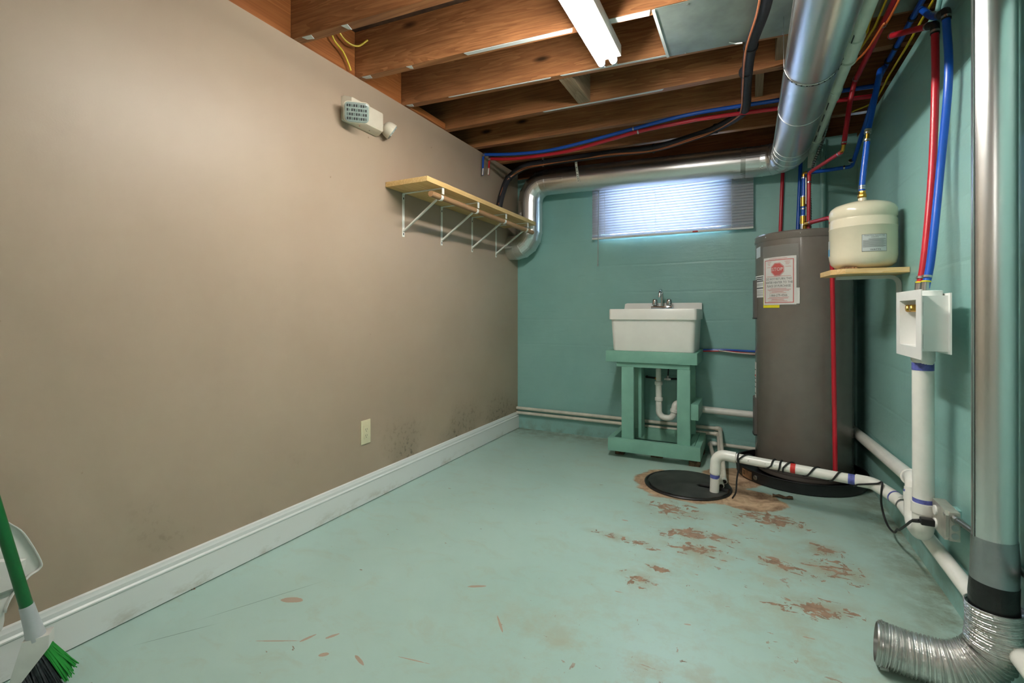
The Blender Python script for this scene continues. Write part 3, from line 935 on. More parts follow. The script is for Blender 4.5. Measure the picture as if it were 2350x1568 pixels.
t = thing('water_pipe', 'red plastic trunk pipe along the ceiling dropping to the water heater', 'pipe', (2.31, 2.6, 2.19))
MB().tube(fillet([(2.335, 0.4, 2.19), (2.30, 2.97, 2.19), (2.285, 3.0, 2.10), (2.258, 3.0, 1.885)], 0.03, 5), 0.0118, 16).build('pipe', 'red', t)
MB().tube([(2.258, 3.0, 1.885), (2.255, 3.01, 1.858), (2.250, 3.03, 1.852)], 0.009, 12).build('elbow', 'brass', t)
MB().tube(fillet([(2.252, 3.02, 1.853), (2.142, 3.40, 1.858), (2.138, 3.40, 1.50)], 0.02, 5), 0.010, 16).build('pipe', 'red', t)
clamps(t, [((2.259, 3.0, 1.893), (0, 0, 1)), ((2.246, 3.045, 1.853), (-0.3, 1, 0)), ((2.298, 2.93, 2.19), (0, 1, 0)), ((2.31, 2.43, 2.19), (0, 1, 0)), ((2.14, 3.40, 1.80), (0, 0, 1))], 0.0138)

# hot and cold drops to the laundry box
t = thing('water_pipe', 'red plastic pipe dropping down the right wall into the white laundry box', 'pipe', (2.36, 2.11, 1.1))
MB().tube(catmull([(2.345, 2.11, 1.085), (2.362, 2.12, 1.20), (2.39, 2.15, 1.50), (2.40, 2.155, 1.80), (2.402, 2.165, 1.99)], 10), 0.0115, 18).build('pipe', 'red', t)
MB().tube(catmull([(2.402, 2.168, 2.02), (2.375, 2.28, 2.07), (2.335, 2.44, 2.14)], 8), 0.0115, 16).build('pipe', 'red', t)
MB().tube(fillet([(2.402, 2.165, 1.985), (2.402, 2.166, 2.02), (2.395, 2.20, 2.035)], 0.012, 4), 0.0135, 14).build('elbow', 'black', t)
clamps(t, [((2.402, 2.165, 1.995), (0, 0, 1)), ((2.392, 2.205, 2.037), (-0.3, 1, 0.4)), ((2.338, 2.43, 2.136), (-0.3, 1, 0.4)), ((2.350, 2.113, 1.125), (0.1, 0.1, 1))], 0.0138)
MB().ring((2.3475, 2.1115, 1.108), (0.1, 0.1, 1), 0.0132, 0.005, 16).build('yellow_ring', 'yellowp', t)
MB().tube([(2.345, 2.11, 1.106), (2.343, 2.11, 1.07)], 0.0125, 14).build('nipple', 'steel', t)
t = thing('water_pipe', 'blue plastic pipe dropping down the right wall into the white laundry box', 'pipe', (2.36, 2.055, 1.1))
MB().tube(catmull([(2.347, 2.055, 1.085), (2.366, 2.065, 1.20), (2.395, 2.085, 1.50), (2.404, 2.045, 1.78), (2.404, 2.065, 1.98)], 10), 0.0115, 18).build('pipe', 'blue', t)
MB().tube(catmull([(2.404, 2.07, 2.01), (2.40, 2.17, 2.05), (2.405, 2.32, 2.16)], 8), 0.0115, 16).build('pipe', 'blue', t)
MB().tube(fillet([(2.404, 2.064, 1.98), (2.404, 2.068, 2.012), (2.402, 2.11, 2.022)], 0.012, 4), 0.0135, 14).build('elbow', 'black', t)
clamps(t, [((2.404, 2.065, 1.99), (0, 0, 1)), ((2.402, 2.12, 2.028), (0, 1, 0.4)), ((2.405, 2.20, 2.07), (0, 1, 0.6)), ((2.352, 2.058, 1.125), (0.1, 0.1, 1))], 0.0138)
MB().ring((2.3495, 2.0565, 1.108), (0.1, 0.1, 1), 0.0132, 0.005, 16).build('yellow_ring', 'yellowp', t)
MB().tube([(2.347, 2.055, 1.106), (2.345, 2.055, 1.07)], 0.0125, 14).build('nipple', 'steel', t)

# pipes on the back wall beside the heater
pipe('water_pipe', 'red plastic pipe running straight down the back wall beside the window', 'pipe', [[(2.03, 3.735, 2.20), (2.02, 3.735, 1.96), (1.997, 3.735, 1.30)]], 0.0115, 'red', loc=(2.0, 3.73, 1.3))
pipe('water_pipe', 'dark blue plastic pipe running down the back wall behind the water heater', 'pipe', [[(2.132, 3.735, 2.20), (2.108, 3.735, 1.55), (2.104, 3.735, 1.30)]], 0.0115, 'blue', loc=(2.11, 3.73, 1.3))
pipe('painted_pipe', 'teal painted iron pipe on the back wall behind the expansion tank', 'pipe', [[(2.255, 3.728, 2.15), (2.245, 3.728, 1.3)]], 0.018, 'tealx', loc=(2.25, 3.72, 1.3))
t = thing('water_pipe', 'thin blue and red plastic tubes crossing behind the sink to the heater', 'pipe', (1.7, 3.72, 0.73))
MB().tube(catmull([(1.50, 3.72, 0.735), (1.65, 3.715, 0.742), (1.78, 3.72, 0.738), (1.90, 3.725, 0.735)], 6), 0.007, 10).build('blue_tube', 'blue', t)
MB().tube(catmull([(1.50, 3.72, 0.728), (1.65, 3.715, 0.732), (1.78, 3.72, 0.722), (1.90, 3.725, 0.712)], 6), 0.007, 10).build('red_tube', 'red', t)
MB().tube(catmull([(1.62, 3.705, 0.736), (1.75, 3.705, 0.722), (1.90, 3.71, 0.718)], 6), 0.004, 8).build('pale_tube', 'pvc_old', t)

# flexible metal conduit
cp = catmull([(2.232, 3.10, 2.19), (2.235, 3.30, 2.15), (2.215, 3.45, 2.05), (2.170, 3.48, 1.92), (2.150, 3.45, 1.80), (2.152, 3.44, 1.65), (2.15, 3.44, 1.488)], 40)
t = thing('flexible_conduit', 'flexible ribbed metal conduit dropping to the top of the heater', 'conduit', (2.15, 3.44, 1.49))
MB().tube(cp, [0.0078 + 0.0016 * math.sin(i * PI / 2) for i in range(len(cp))], 12).build('armour', 'conduit', t)
MB().ring((2.15, 3.44, 1.495), (0, 0, 1), 0.014, 0.02, 12).build('connector', 'steel', t)

# cables on the ceiling at right
for i, (lab, pts, mt) in enumerate((
        ('yellow electric cable strung along the ceiling beside the drain pipe', [(2.245, 0.8, 2.205), (2.255, 2.25, 2.20), (2.262, 2.50, 2.195), (2.235, 2.78, 2.205), (2.22, 3.0, 2.215)], 'yellow'),
        ('second yellow electric cable strung nearer the red trunk pipe', [(2.28, 0.8, 2.205), (2.285, 2.25, 2.20), (2.275, 2.50, 2.19), (2.240, 2.80, 2.20), (2.225, 3.0, 2.21)], 'yellow'),
        ('orange electric cable hanging below the red trunk pipe', [(2.33, 0.8, 2.16), (2.31, 2.20, 2.155), (2.292, 2.36, 2.15), (2.272, 2.56, 2.15), (2.228, 2.72, 2.155), (2.225, 2.80, 2.15), (2.235, 3.0, 2.15), (2.232, 3.10, 2.18)], 'orange'),
        ('yellow electric cable running along the edge of the right wall', [(2.43, 1.2, 2.165), (2.428, 2.3, 2.165), (2.425, 2.6, 2.155), (2.430, 2.9, 2.17), (2.425, 3.2, 2.16), (2.36, 3.4, 2.19)], 'yellow'),
        ('yellow electric cable looping from a hole in a joist at left', [(0.075, 1.84, 2.395), (0.045, 1.80, 2.352), (0.02, 1.74, 2.36), (0.015, 1.66, 2.42)], 'yellow'),
        ('yellow electric cable hanging into the bay above the beige wall', [(0.02, 1.62, 2.42), (0.018, 1.67, 2.33), (0.016, 1.73, 2.30), (0.012, 1.77, 2.262), (0.010, 1.79, 2.232)], 'yellow'))):
    o = MB().tube(catmull(pts, 10), 0.0045, 8).build('electric_cable', mt, loc=pts[len(pts) // 2])
    tag(o, lab, 'cable')


# ================================================================== WATER HEATER
HX, HY, HR = 2.11, 3.44, 0.26
AZ0 = math.atan2(0 - HY, 1.817 - HX)


def wrap(u, z, R, az, cx=HX, cy=HY):
    a = az + u / R
    return (cx + R * math.cos(a), cy + R * math.sin(a), z)


def patch(name, mat, parent, az, u0, u1, z0, z1, R, cx=HX, cy=HY, th=0.0008, n=12, skew=0.0):
    vs, fs = [], []
    for i in range(n + 1):
        u = u0 + (u1 - u0) * i / n
        for R2 in (R, R - th):
            for z in (z0, z1):
                zz = z + skew * (u - u0)
                vs.append(wrap(u, zz, R2, az, cx, cy))
    for i in range(n):
        a, b_ = 4 * i, 4 * (i + 1)
        fs += [(a, b_, b_ + 1, a + 1), (a + 3, b_ + 3, b_ + 2, a + 2), (a + 1, b_ + 1, b_ + 3, a + 3), (a + 2, b_ + 2, b_, a)]
    fs += [(0, 1, 3, 2), (4 * n + 2, 4 * n + 3, 4 * n + 1, 4 * n)]
    return MB().add(vs, fs).build(name, mat, parent)


def wrap_text(body, size, mat, parent, az, u, z, R, cx=HX, cy=HY, sx=1.0, name='lettering'):
    vs, fs = text_mesh(body, size)
    return MB().add([wrap(u + p[0] * sx, z + p[1], R, az, cx, cy) for p in vs], fs).build(name, mat, parent, smooth=False)


t = thing('water_heater', 'tall grey electric water heater standing in a black pan in the corner', 'water heater', (HX, HY, 0.0))
MB().band([(HR - 0.006, 0.03), (HR, 0.04), (HR, 1.445), (HR - 0.004, 1.446)], (HX, HY, 0), (0, 0, 1), 72).build('body', 'heater', t)
lid = MB().band([(HR + 0.002, 1.440), (HR + 0.004, 1.444), (HR + 0.004, 1.478), (HR - 0.002, 1.486), (HR - 0.03, 1.489), (0.05, 1.494)], (HX, HY, 0), (0, 0, 1), 72).build('lid', 'heater', t)
for dz in (-46, -2, 40, 85, -90):
    p = wrap(0, 1.463, HR + 0.004, AZ0 + math.radians(dz))
    d = vec(p) - Vector((HX, HY, 1.463))
    MB().band([(0.004, 0), (0.004, 0.001), (0.002, 0.003)], p, d, 10).build('screw', 'steel', lid)
MB().band([(HR + 0.003, 0.06), (HR + 0.003, 0.075), (HR, 0.078)], (HX, HY, 0), (0, 0, 1), 72).build('base_band', 'heaterdk', t)
for z0, z1 in ((0.97, 1.21), (0.235, 0.465)):
    az = AZ0 - math.radians(86)
    o = patch('access_panel', 'heaterdk', t, az, -0.075, 0.075, z0, z1, HR + 0.014, th=0.016)
    patch('panel_trim', 'blackpan', o, az, -0.078, 0.078, z0 - 0.004, z0 + 0.004, HR + 0.016, th=0.016)
# cold nipple and stickers
MB().tube([(2.111, 3.42, 1.49), (2.111, 3.42, 1.555)], 0.0135, 14).build('nipple', 'steel', t)
patch('silver_label', 'label', t, AZ0, -0.325, -0.265, 1.345, 1.41, HR + 0.0012, skew=0.1)
wl = patch('warning_label', 'paper', t, AZ0, -0.345, -0.225, 1.10, 1.235, HR + 0.0012)
for k, z in enumerate((1.222, 1.210, 1.198, 1.183, 1.175, 1.155, 1.140, 1.130, 1.120, 1.112)):
    patch('print_line', 'labelink', wl, AZ0, -0.335, -0.235, z, z + (0.006 if k in (0, 1, 2, 5) else 0.0018), HR + 0.0018, th=0.0004)
ll = patch('energy_label', 'paper', t, AZ0, -0.40, -0.330, 0.44, 0.69, HR + 0.0012)
patch('red_mark', 'redink', ll, AZ0, -0.385, -0.340, 0.60, 0.612, HR + 0.0018, th=0.0004)
for z in (0.46, 0.49, 0.53, 0.56, 0.585, 0.64):
    patch('print_line', 'labelink', ll, AZ0, -0.39, -0.338, z, z + 0.006, HR + 0.0018, th=0.0004)

# the notice in its plastic sleeve
AN = AZ0 - math.radians(27)
RN = HR + 0.006
nt_ = thing('paper_notice', 'white notice with red stop sign taped on the grey water heater', 'notice', wrap(0, 1.05, RN, AN))
patch('yellow_sheet', 'yellowp', nt_, AN, -0.108, 0.005, 1.035, 1.20, RN - 0.0022)
patch('back_sheet', 'paper', nt_, AN, -0.09, 0.112, 1.058, 1.15, RN - 0.0012)
patch('sheet', 'paper', nt_, AN, -0.102, 0.096, 1.052, 1.335, RN, skew=0.01)
patch('sleeve', 'film', nt_, AN, -0.106, 0.110, 1.048, 1.405, RN + 0.0045, th=0.0005, n=20)
for u0, u1, z0, z1 in ((-0.090, 0.084, 1.316, 1.320), (-0.090, 0.084, 1.064, 1.068), (-0.092, -0.088, 1.064, 1.32), (0.080, 0.084, 1.064, 1.32)):
    patch('red_border', 'redink', nt_, AN, u0, u1, z0, z1, RN + 0.0012, th=0.0004)
Z0, U0 = 1.262, -0.006
ov = [(U0 + 0.042 * math.cos(PI / 8 + k * PI / 4), Z0 + 0.042 * math.sin(PI / 8 + k * PI / 4)) for k in range(8)]


def disc(poly, R, mat, name):
    vs = [wrap(U0, Z0, R, AN)] + [wrap(p[0], p[1], R, AN) for p in poly]
    return MB().add(vs, [(0, i + 1, (i + 1) % 8 + 1) for i in range(8)]).build(name, mat, nt_, smooth=False)


disc(ov, RN + 0.0014, 'redink', 'stop_sign')
ov2 = [(U0 + (p[0] - U0) * 0.94, Z0 + (p[1] - Z0) * 0.94) for p in ov]
ov3 = [(U0 + (p[0] - U0) * 0.90, Z0 + (p[1] - Z0) * 0.90) for p in ov]
disc(ov2, RN + 0.0017, 'paper', 'stop_sign_line')
disc(ov3, RN + 0.0020, 'redink', 'stop_sign')
wrap_text('STOP', 0.0275, 'paper', nt_, AN, U0, Z0, RN + 0.0026)
wrap_text('DO NOT RETURN THIS', 0.0185, 'labelink', nt_, AN, -0.003, 1.205, RN + 0.0016, sx=0.80)
wrap_text('WATER HEATER TO THE', 0.0185, 'labelink', nt_, AN, -0.003, 1.184, RN + 0.0016, sx=0.80)
wrap_text('PLACE OF PURCHASE', 0.0185, 'labelink', nt_, AN, -0.003, 1.163, RN + 0.0016, sx=0.80)
wrap_text('1-866-279-4566', 0.0185, 'labelink', nt_, AN, -0.003, 1.108, RN + 0.0016, sx=0.90)
for u0, u1, z in ((-0.06, 0.05, 1.325), (-0.07, -0.045, 1.305), (0.035, 0.065, 1.305), (-0.07, -0.05, 1.296), (0.04, 0.065, 1.297), (-0.065, -0.052, 1.288), (0.042, 0.06, 1.289), (-0.075, -0.05, 1.275), (0.040, 0.07, 1.275), (-0.075, 0.07, 1.220),
                   (-0.05, 0.045, 1.1470), (-0.07, 0.07, 1.1405), (-0.06, 0.06, 1.1345), (-0.04, 0.03, 1.1285), (-0.055, 0.045, 1.122), (-0.06, 0.06, 1.0955), (-0.07, 0.055, 1.089), (-0.04, 0.03, 1.0835), (-0.045, 0.035, 1.0785), (-0.065, 0.05, 1.073)):
    patch('print_line', 'pinkink', nt_, AN, u0, u1, z, z + 0.0024, RN + 0.0014, th=0.0004)

# drain pan
PXc, PYc, PR = 2.085, 3.398, 0.348
t = thing('drain_pan', 'round black plastic drain pan under the grey water heater', 'pan', (PXc, PYc, 0))
MB().band([(PR - 0.012, 0.001), (PR - 0.004, 0.006), (PR, 0.062), (PR + 0.004, 0.066), (PR + 0.003, 0.070), (PR - 0.005, 0.068), (PR - 0.010, 0.012), (0.02, 0.012)], (PXc, PYc, 0), (0, 0, 1), 72).build('tray', 'blackpan', t)
azp = AZ0 - math.radians(38)
p0 = Vector(wrap(0, 0.034, PR - 0.003, azp, PXc, PYc))
dp = Vector((math.cos(azp), math.sin(azp), 0))
MB().band([(0.014, 0), (0.014, 0.006), (0.011, 0.008)], p0, dp, 20).build('outlet_cap', 'conduit', t)
sl_ = patch('sticker', 'rust', t, azp, -0.115, -0.028, 0.010, 0.056, PR + 0.0005, PXc, PYc, th=0.004)
patch('sticker_mark', 'flake', sl_, azp, -0.105, -0.085, 0.024, 0.050, PR + 0.0012, PXc, PYc, th=0.0006)

# red relief discharge pipe
t = thing('discharge_pipe', 'red plastic relief pipe running down the front of the grey heater', 'pipe', (2.242, 3.15, 0.03))
MB().tube(fillet([(2.13, 3.37, 1.545), (2.148, 3.335, 1.545), (2.2225, 3.155, 1.535), (2.2245, 3.15, 1.45), (2.2425, 3.15, 0.075)], 0.025, 5), 0.0118, 16).build('pipe', 'red', t)
MB().tube(fillet([(2.118, 3.40, 1.488), (2.118, 3.39, 1.545), (2.14, 3.35, 1.545)], 0.015, 4), 0.012, 12).build('elbow', 'brass', t)
clamps(t, [((2.146, 3.337, 1.545), (0.4, -1, 0))], 0.014)

duct = bpy.data.objects['sheet_metal_duct']
o = patch('maker_sticker', 'paper', duct, math.radians(-118), -0.013, 0.013, 1.800, 1.826, 0.1012, 0.187, 3.6)
patch('print_line', 'labelink', o, math.radians(-118), -0.008, 0.006, 1.806, 1.812, 0.1016, 0.187, 3.6, th=0.0004)
pipe('painted_conduit', 'thin teal painted conduit on the ceiling edge above the right wall', 'conduit', [[(2.432, 0.6, 2.148), (2.432, 2.22, 2.148), (2.432, 2.26, 2.10), (2.432, 2.26, 2.0)]], 0.0075, 'tealy', loc=(2.432, 1.5, 2.148))

# ================================================================== EXPANSION TANK ON ITS SHELF
TX, TY, TR = 2.289, 2.72, 0.131
t = thing('tank_shelf', 'small pine shelf board holding the cream tank on the right wall', 'shelf', (2.3, 2.72, 1.18))
MB().prism([(2.438, 2.61), (2.438, 2.87), (2.20, 2.87), (2.135, 2.83), (2.155, 2.645), (2.205, 2.592)], 2, 1.180, 1.203).build('board', 'pine2', t)
br = MB()
pts = fillet([(2.19, 2.745, 1.178), (2.4385, 2.745, 1.178), (2.4385, 2.745, 0.99)], 0.045, 6)
vs, fs = [], []
for i, p in enumerate(pts):
    tng = (pts[min(i + 1, len(pts) - 1)] - pts[max(i - 1, 0)]).normalized()
    nn = Vector((tng.z, 0, -tng.x))
    if nn.x > 0 or nn.z > 0:
        nn = -nn
    for dy in (-0.011, 0.011):
        for q in (0, 0.016):
            v_ = p + nn * q
            vs.append((v_.x, v_.y + dy, v_.z))
    if i:
        a, c = 4 * (i - 1), 4 * i
        fs += [(a, c, c + 1, a + 1), (a + 3, c + 3, c + 2, a + 2), (a + 1, c + 1, c + 3, a + 3), (a + 2, c + 2, c, a)]
br.add(vs, fs).build('bracket', 'label', t)
o = MB()
for k in range(5):
    o.box(2.195 + 0.012 * k, 2.205 + 0.012 * k, 2.62, 2.72, 1.2035, 1.211 + 0.001 * (k % 2))
o = o.build('wood_shim', 'rust', loc=(2.225, 2.67, 1.2035))
tag(o, 'small brown wood shim wedged under the cream tank', 'shim')

t = thing('expansion_tank', 'cream enamel expansion tank standing on the pine wall shelf', 'tank', (TX, TY, 1.203))
prof = [(0.02, 1.2035), (0.07, 1.206), (0.108, 1.217), (0.124, 1.232), (TR - 0.002, 1.252), (TR, 1.265), (TR, 1.394), (TR + 0.0012, 1.395), (TR + 0.0012, 1.398), (TR, 1.399), (TR - 0.0005, 1.43), (TR - 0.004, 1.434),
        (TR - 0.004, 1.440), (TR, 1.444), (TR - 0.0005, 1.475), (TR - 0.006, 1.490), (0.110, 1.503), (0.07, 1.516), (0.03, 1.522), (0.016, 1.523)]
MB().band(prof, (TX, TY, 0), (0, 0, 1), 64).build('shell', 'cream', t, ang=60)
MB().band([(0.017, 1.520), (0.017, 1.535), (0.014, 1.545)], (TX, TY, 0), (0, 0, 1), 20).build('neck', 'cream', t)
MB().band([(0.0165, 1.540), (0.018, 1.543), (0.018, 1.556), (0.015, 1.560), (0.015, 1.572)], (TX - 0.001, TY, 0), (0, 0, 1), 8).build('fitting', 'brass', t)
AT = math.atan2(-TY, 1.817 - TX)
az = AT + math.radians(20)
lb = patch('data_label', 'label', t, az, -0.048, 0.048, 1.276, 1.352, TR + 0.0010, TX, TY)
for u0, u1, z0, z1 in ((-0.048, 0.048, 1.351, 1.352), (-0.048, 0.048, 1.276, 1.277), (-0.048, -0.0473, 1.276, 1.352), (0.0473, 0.048, 1.276, 1.352)):
    patch('border', 'labelink', lb, az, u0, u1, z0, z1, TR + 0.0015, TX, TY, th=0.0004)
wrap_text('Potable Water Expansion Tank', 0.0062, 'labelink', lb, az, 0, 1.346, TR + 0.0015, TX, TY)
wrap_text('WARNING', 0.006, 'labelink', lb, az, 0, 1.3385, TR + 0.0015, TX, TY)
wrap_text('WATTS', 0.0095, 'labelink', lb, az, 0.002, 1.2835, TR + 0.0015, TX, TY, sx=1.3)
for k in range(12):
    z = 1.331 - k * 0.0033
    patch('print_line', 'labelink', lb, az, -0.044 + (0.02 if k < 2 else 0), 0.044 - 0.01 * (k % 3 == 2), z, z + 0.0009, TR + 0.0015, TX, TY, th=0.0004)
az = AT - math.radians(80)
lb = patch('maker_label', 'label', t, az, -0.032, 0.022, 1.270, 1.345, TR + 0.0010, TX, TY)
patch('label_field', 'blueink', lb, az, -0.029, 0.019, 1.273, 1.305, TR + 0.0016, TX, TY, th=0.0004)
patch('border', 'labelink', lb, az, 0.020, 0.022, 1.270, 1.345, TR + 0.0016, TX, TY, th=0.0004)

# ================================================================== LAUNDRY OUTLET BOX AND DRAIN
t = thing('laundry_outlet_box', 'white plastic washing machine outlet box on the right wall', 'outlet box', (2.35, 2.07, 0.86))
fx = 2.309
fy0, fy1, fz0, fz1 = 1.938, 2.222, 0.852, 1.078
hy0, hy1, hz0, hz1 = 1.990, 2.178, 0.890, 1.046
b = MB()
b.box(fx - 0.003, fx, fy0, hy0, fz0, fz1).box(fx - 0.003, fx, hy1, fy1, fz0, fz1).box(fx - 0.003, fx, hy0, hy1, fz0, hz0).box(fx - 0.003, fx, hy0, hy1, hz1, fz1)
b.build('flange', 'whitepl', t)
b = MB()
bx = 2.384
b.box(fx, bx, hy0 - 0.012, hy0, hz0 - 0.012, hz1 + 0.012).box(fx, bx, hy1, hy1 + 0.012, hz0 - 0.012, hz1 + 0.012)
b.box(fx, bx, hy0, hy1, hz0 - 0.012, hz0).box(fx, bx, hy0, hy1, hz1, hz1 + 0.012).box(bx - 0.004, bx, hy0, hy1, hz0, hz1)
b.build('box_shell', 'whitepl', t)
MB().box(bx, bx + 0.004, hy0 - 0.03, hy1 + 0.03, hz0 - 0.02, hz1 + 0.02).build('back_plate', 'whitepl', t)
MB().box(bx + 0.004, 2.4399, 2.155, 2.185, hz0 + 0.03, hz1 - 0.03).build('mounting_block', 'whitepl', t)
for z in (0.905, 1.01):
    MB().box(fx + 0.012, fx + 0.034, hy0 - 0.0155, hy0 - 0.012, z - 0.02, z + 0.028).build('side_tab', 'whitepl', t)
MB().band([(0.034, 1.056), (0.034, 1.074), (0.031, 1.076)], (2.352, 2.03, 0), (0, 0, 1), 28).build('top_collar', 'whitepl', t)
MB().band([(0.033, 0.838), (0.033, 0.880)], (2.352, 2.10, 0), (0, 0, 1), 28).build('drain_collar', 'whitepl', t)
for y in (2.164, 2.116):
    MB().band([(0.010, 0), (0.013, 0.004), (0.013, 0.022), (0.009, 0.026), (0.009, 0.045)], (2.320, y, 1.019), (1, 0, 0), 8).build('brass_valve', 'brass', t)

t = thing('laundry_drain', 'white plastic standpipe with trap dropping from the laundry box along the right wall', 'pipe', (2.36, 2.12, 0.2))
MB().tube([(2.352, 2.10, 0.845), (2.358, 2.118, 0.34)], 0.0300, 26).build('standpipe', 'pvc', t)
MB().ring((2.352, 2.101, 0.818), (0, 0, 1), 0.0304, 0.026, 26).build('primer_band', 'ink', t)
MB().ring((2.358, 2.117, 0.352), (0, 0, 1), 0.0304, 0.014, 26).build('primer_band', 'ink', t)
MB().ring((2.358, 2.118, 0.326), (0, 0, 1), 0.0345, 0.034, 26).build('hub', 'pvc', t)
MB().tube(fillet([(2.358, 2.118, 0.33), (2.358, 2.118, 0.232), (2.364, 2.245, 0.222), (2.372, 2.275, 0.345)], 0.055, 8), 0.031, 26).build('trap_bend', 'pvc', t)
MB().ring((2.3722, 2.272, 0.312), (0.05, 0.2, 1), 0.0345, 0.028, 26).build('hub', 'pvc', t)
MB().ring((2.3724, 2.275, 0.330), (0.05, 0.2, 1), 0.0332, 0.008, 26).build('primer_band', 'ink', t)
MB().tube(fillet([(2.372, 2.27, 0.32), (2.376, 2.30, 0.375), (2.392, 2.42, 0.345), (2.40, 3.72, 0.262)], 0.06, 8), 0.0285, 24).build('horizontal_run', 'pvc', t)
MB().ring((2.388, 2.395, 0.351), (0.1, 1, -0.2), 0.033, 0.02, 24).build('hub', 'pvc', t)

# sump discharge line
t = thing('sump_discharge_pipe', 'white plastic pipe from the sump across the floor and along the right wall', 'pipe', (1.65, 2.85, 0.0))
A = [(1.643, 2.848, 0.012), (1.652, 2.852, 0.222), (1.74, 2.843, 0.225)]
MB().tube([(1.643, 2.848, 0.008), (1.6485, 2.850, 0.14)], 0.0245, 22).build('riser', 'pvc', t)
MB().tube(fillet([(1.647, 2.850, 0.118), (1.652, 2.852, 0.226), (1.752, 2.838, 0.222)], 0.062, 8), 0.0285, 24).build('elbow', 'pvc', t)
MB().ring((1.6465, 2.8495, 0.103), (0.05, 0, 1), 0.0250, 0.020, 22).build('primer_band', 'ink', t)
q0, q1 = Vector((1.735, 2.841, 0.2215)), Vector((2.30, 2.732, 0.2120))
MB().tube([q0, q1], 0.0240, 22).build('floor_run', 'pvc', t)
qd = (q1 - q0).normalized()
MB().ring(q0 + qd * 0.285, qd, 0.0245, 0.022, 22).build('red_band', 'redink', t)
MB().ring(q0 + qd * 0.525, qd, 0.0245, 0.026, 22).build('primer_band', 'ink', t)
for a, w in ((0.045, 0.012), (0.075, 0.03), (0.155, 0.03), (0.20, 0.05)):
    pm = q0 + qd * a + Vector((0, -0.0236, 0.003))
    MB().box(pm.x, pm.x + w, pm.y - 0.0012, pm.y + 0.001, pm.z - (0.003 if w == 0.03 and a < 0.1 else 0.0008), pm.z + 0.001, M=None).build('print_mark', 'labelink', t)
MB().tube(fillet([q1 - qd * 0.035, q1 + qd * 0.03, (2.385, 2.655, 0.190), (2.408, 2.615, 0.178)], 0.05, 6), 0.0280, 22).build('coupling', 'pvc', t)
MB().ring((2.392, 2.642, 0.187), (0.4, -1, -0.2), 0.0288, 0.006, 22).build('primer_band', 'ink', t)
MB().tube([(2.398, 2.630, 0.182), (2.411, 2.58, 0.170), (2.413, 0.2, 0.140)], 0.0240, 22).build('wall_run', 'pvc', t)
MB().ring((2.410, 2.59, 0.172), (0.1, -1, -0.1), 0.0262, 0.016, 22).build('hanger_band', 'steel', t)
MB().box(2.428, 2.4395, 2.582, 2.600, 0.155, 0.225, 0.002).build('hanger_plate', 'steel', t)

# cord of the pump: wound round the pipe, then to the socket
L = (q1 - q0).length
cord = [(1.735, 2.80, 0.012), (1.752, 2.796, 0.05), (1.757, 2.80, 0.12), (1.768, 2.802, 0.185)]
turns = [(0.06, 0.9), (0.20, 0.5), (0.225, 1.0), (0.238, 1.0), (0.355, 1.0), (0.465, 1.0), (0.56, 1.0)]
side = qd.cross(Vector((0, 0, 1))).normalized()      # towards the camera
upv = side.cross(qd)
hel = []
marks = [0.035, 0.19, 0.228, 0.244, 0.36, 0.46, 0.555]
ang0 = 0.15
pos = 0.03
prev_s, total = 0.03, 0
for k, mk in enumerate(marks):
    steps = 14
    for j in range(steps):
        f = j / steps
        s_ = prev_s + (mk - prev_s) * f
        a = 2 * PI * f
        hel.append(q0 + qd * s_ + side * (0.0285 * math.cos(a)) + upv * (0.0285 * math.sin(a)))
    prev_s = mk
cordpts = catmull(cord, 6) + hel + catmull([hel[-1], (2.335, 2.680, 0.225), (2.352, 2.665, 0.238), (2.348, 2.655, 0.20), (2.350, 2.670, 0.145), (2.358, 2.66, 0.09), (2.362, 2.60, 0.066), (2.360, 2.50, 0.082), (2.352, 2.42, 0.125),
                                             (2.330, 2.29, 0.172), (2.3175, 2.15, 0.243), (2.3165, 2.075, 0.288), (2.330, 2.055, 0.299)], 8)
t = thing('power_cord', 'black pump power cord wound around the white discharge pipe', 'cord', (1.757, 2.80, 0.0))
MB().tube(cordpts, 0.0042, 8).build('cable', 'black', t, ang=70)
MB().tube([(2.317, 2.072, 0.290), (2.340, 2.057, 0.299)], [0.0055, 0.0075], 10).build('strain_relief', 'black', t)
MB().box(2.334, 2.3705, 2.044, 2.072, 0.288, 0.310, 0.004).build('plug', 'blackpan', t)

# steel socket box and conduit
t = thing('electrical_box', 'galvanised steel socket box on the right wall with a black plug in it', 'outlet', (2.41, 2.13, 0.235))
by0, by1, bz0, bz1 = 1.968, 2.102, 0.278, 0.371
CX = 2.383
MB().box(CX, 2.412, by0, by1, bz0, bz1, 0.004).build('box', 'boxsteel', t)
MB().box(2.412, 2.4398, by0 + 0.085, by1 - 0.005, bz0 + 0.02, bz1 - 0.02).build('mounting_block', 'tealy', t)
MB().prism([(by0 - 0.001, bz0 + 0.012), (by0 + 0.012, bz0 - 0.001), (by1 - 0.012, bz0 - 0.001), (by1 + 0.001, bz0 + 0.012), (by1 + 0.001, bz1 - 0.012), (by1 - 0.012, bz1 + 0.001), (by0 + 0.012, bz1 + 0.001), (by0 - 0.001, bz1 - 0.012)],
           0, CX - 0.008, CX).build('cover', 'boxsteel', t)
for z in (0.342, 0.299):
    MB().band([(0.016, 0), (0.016, 0.004), (0.015, 0.005)], (CX - 0.008, 2.058, z), (-1, 0, 0), 20).build('socket_face', 'whitepl', t)
for y, z in ((by0 + 0.012, bz1 - 0.012), (by1 - 0.012, bz0 + 0.012)):
    MB().band([(0.005, 0), (0.005, 0.002), (0.003, 0.004)], (CX - 0.008, y, z), (-1, 0, 0), 10).build('screw', 'steel', t)
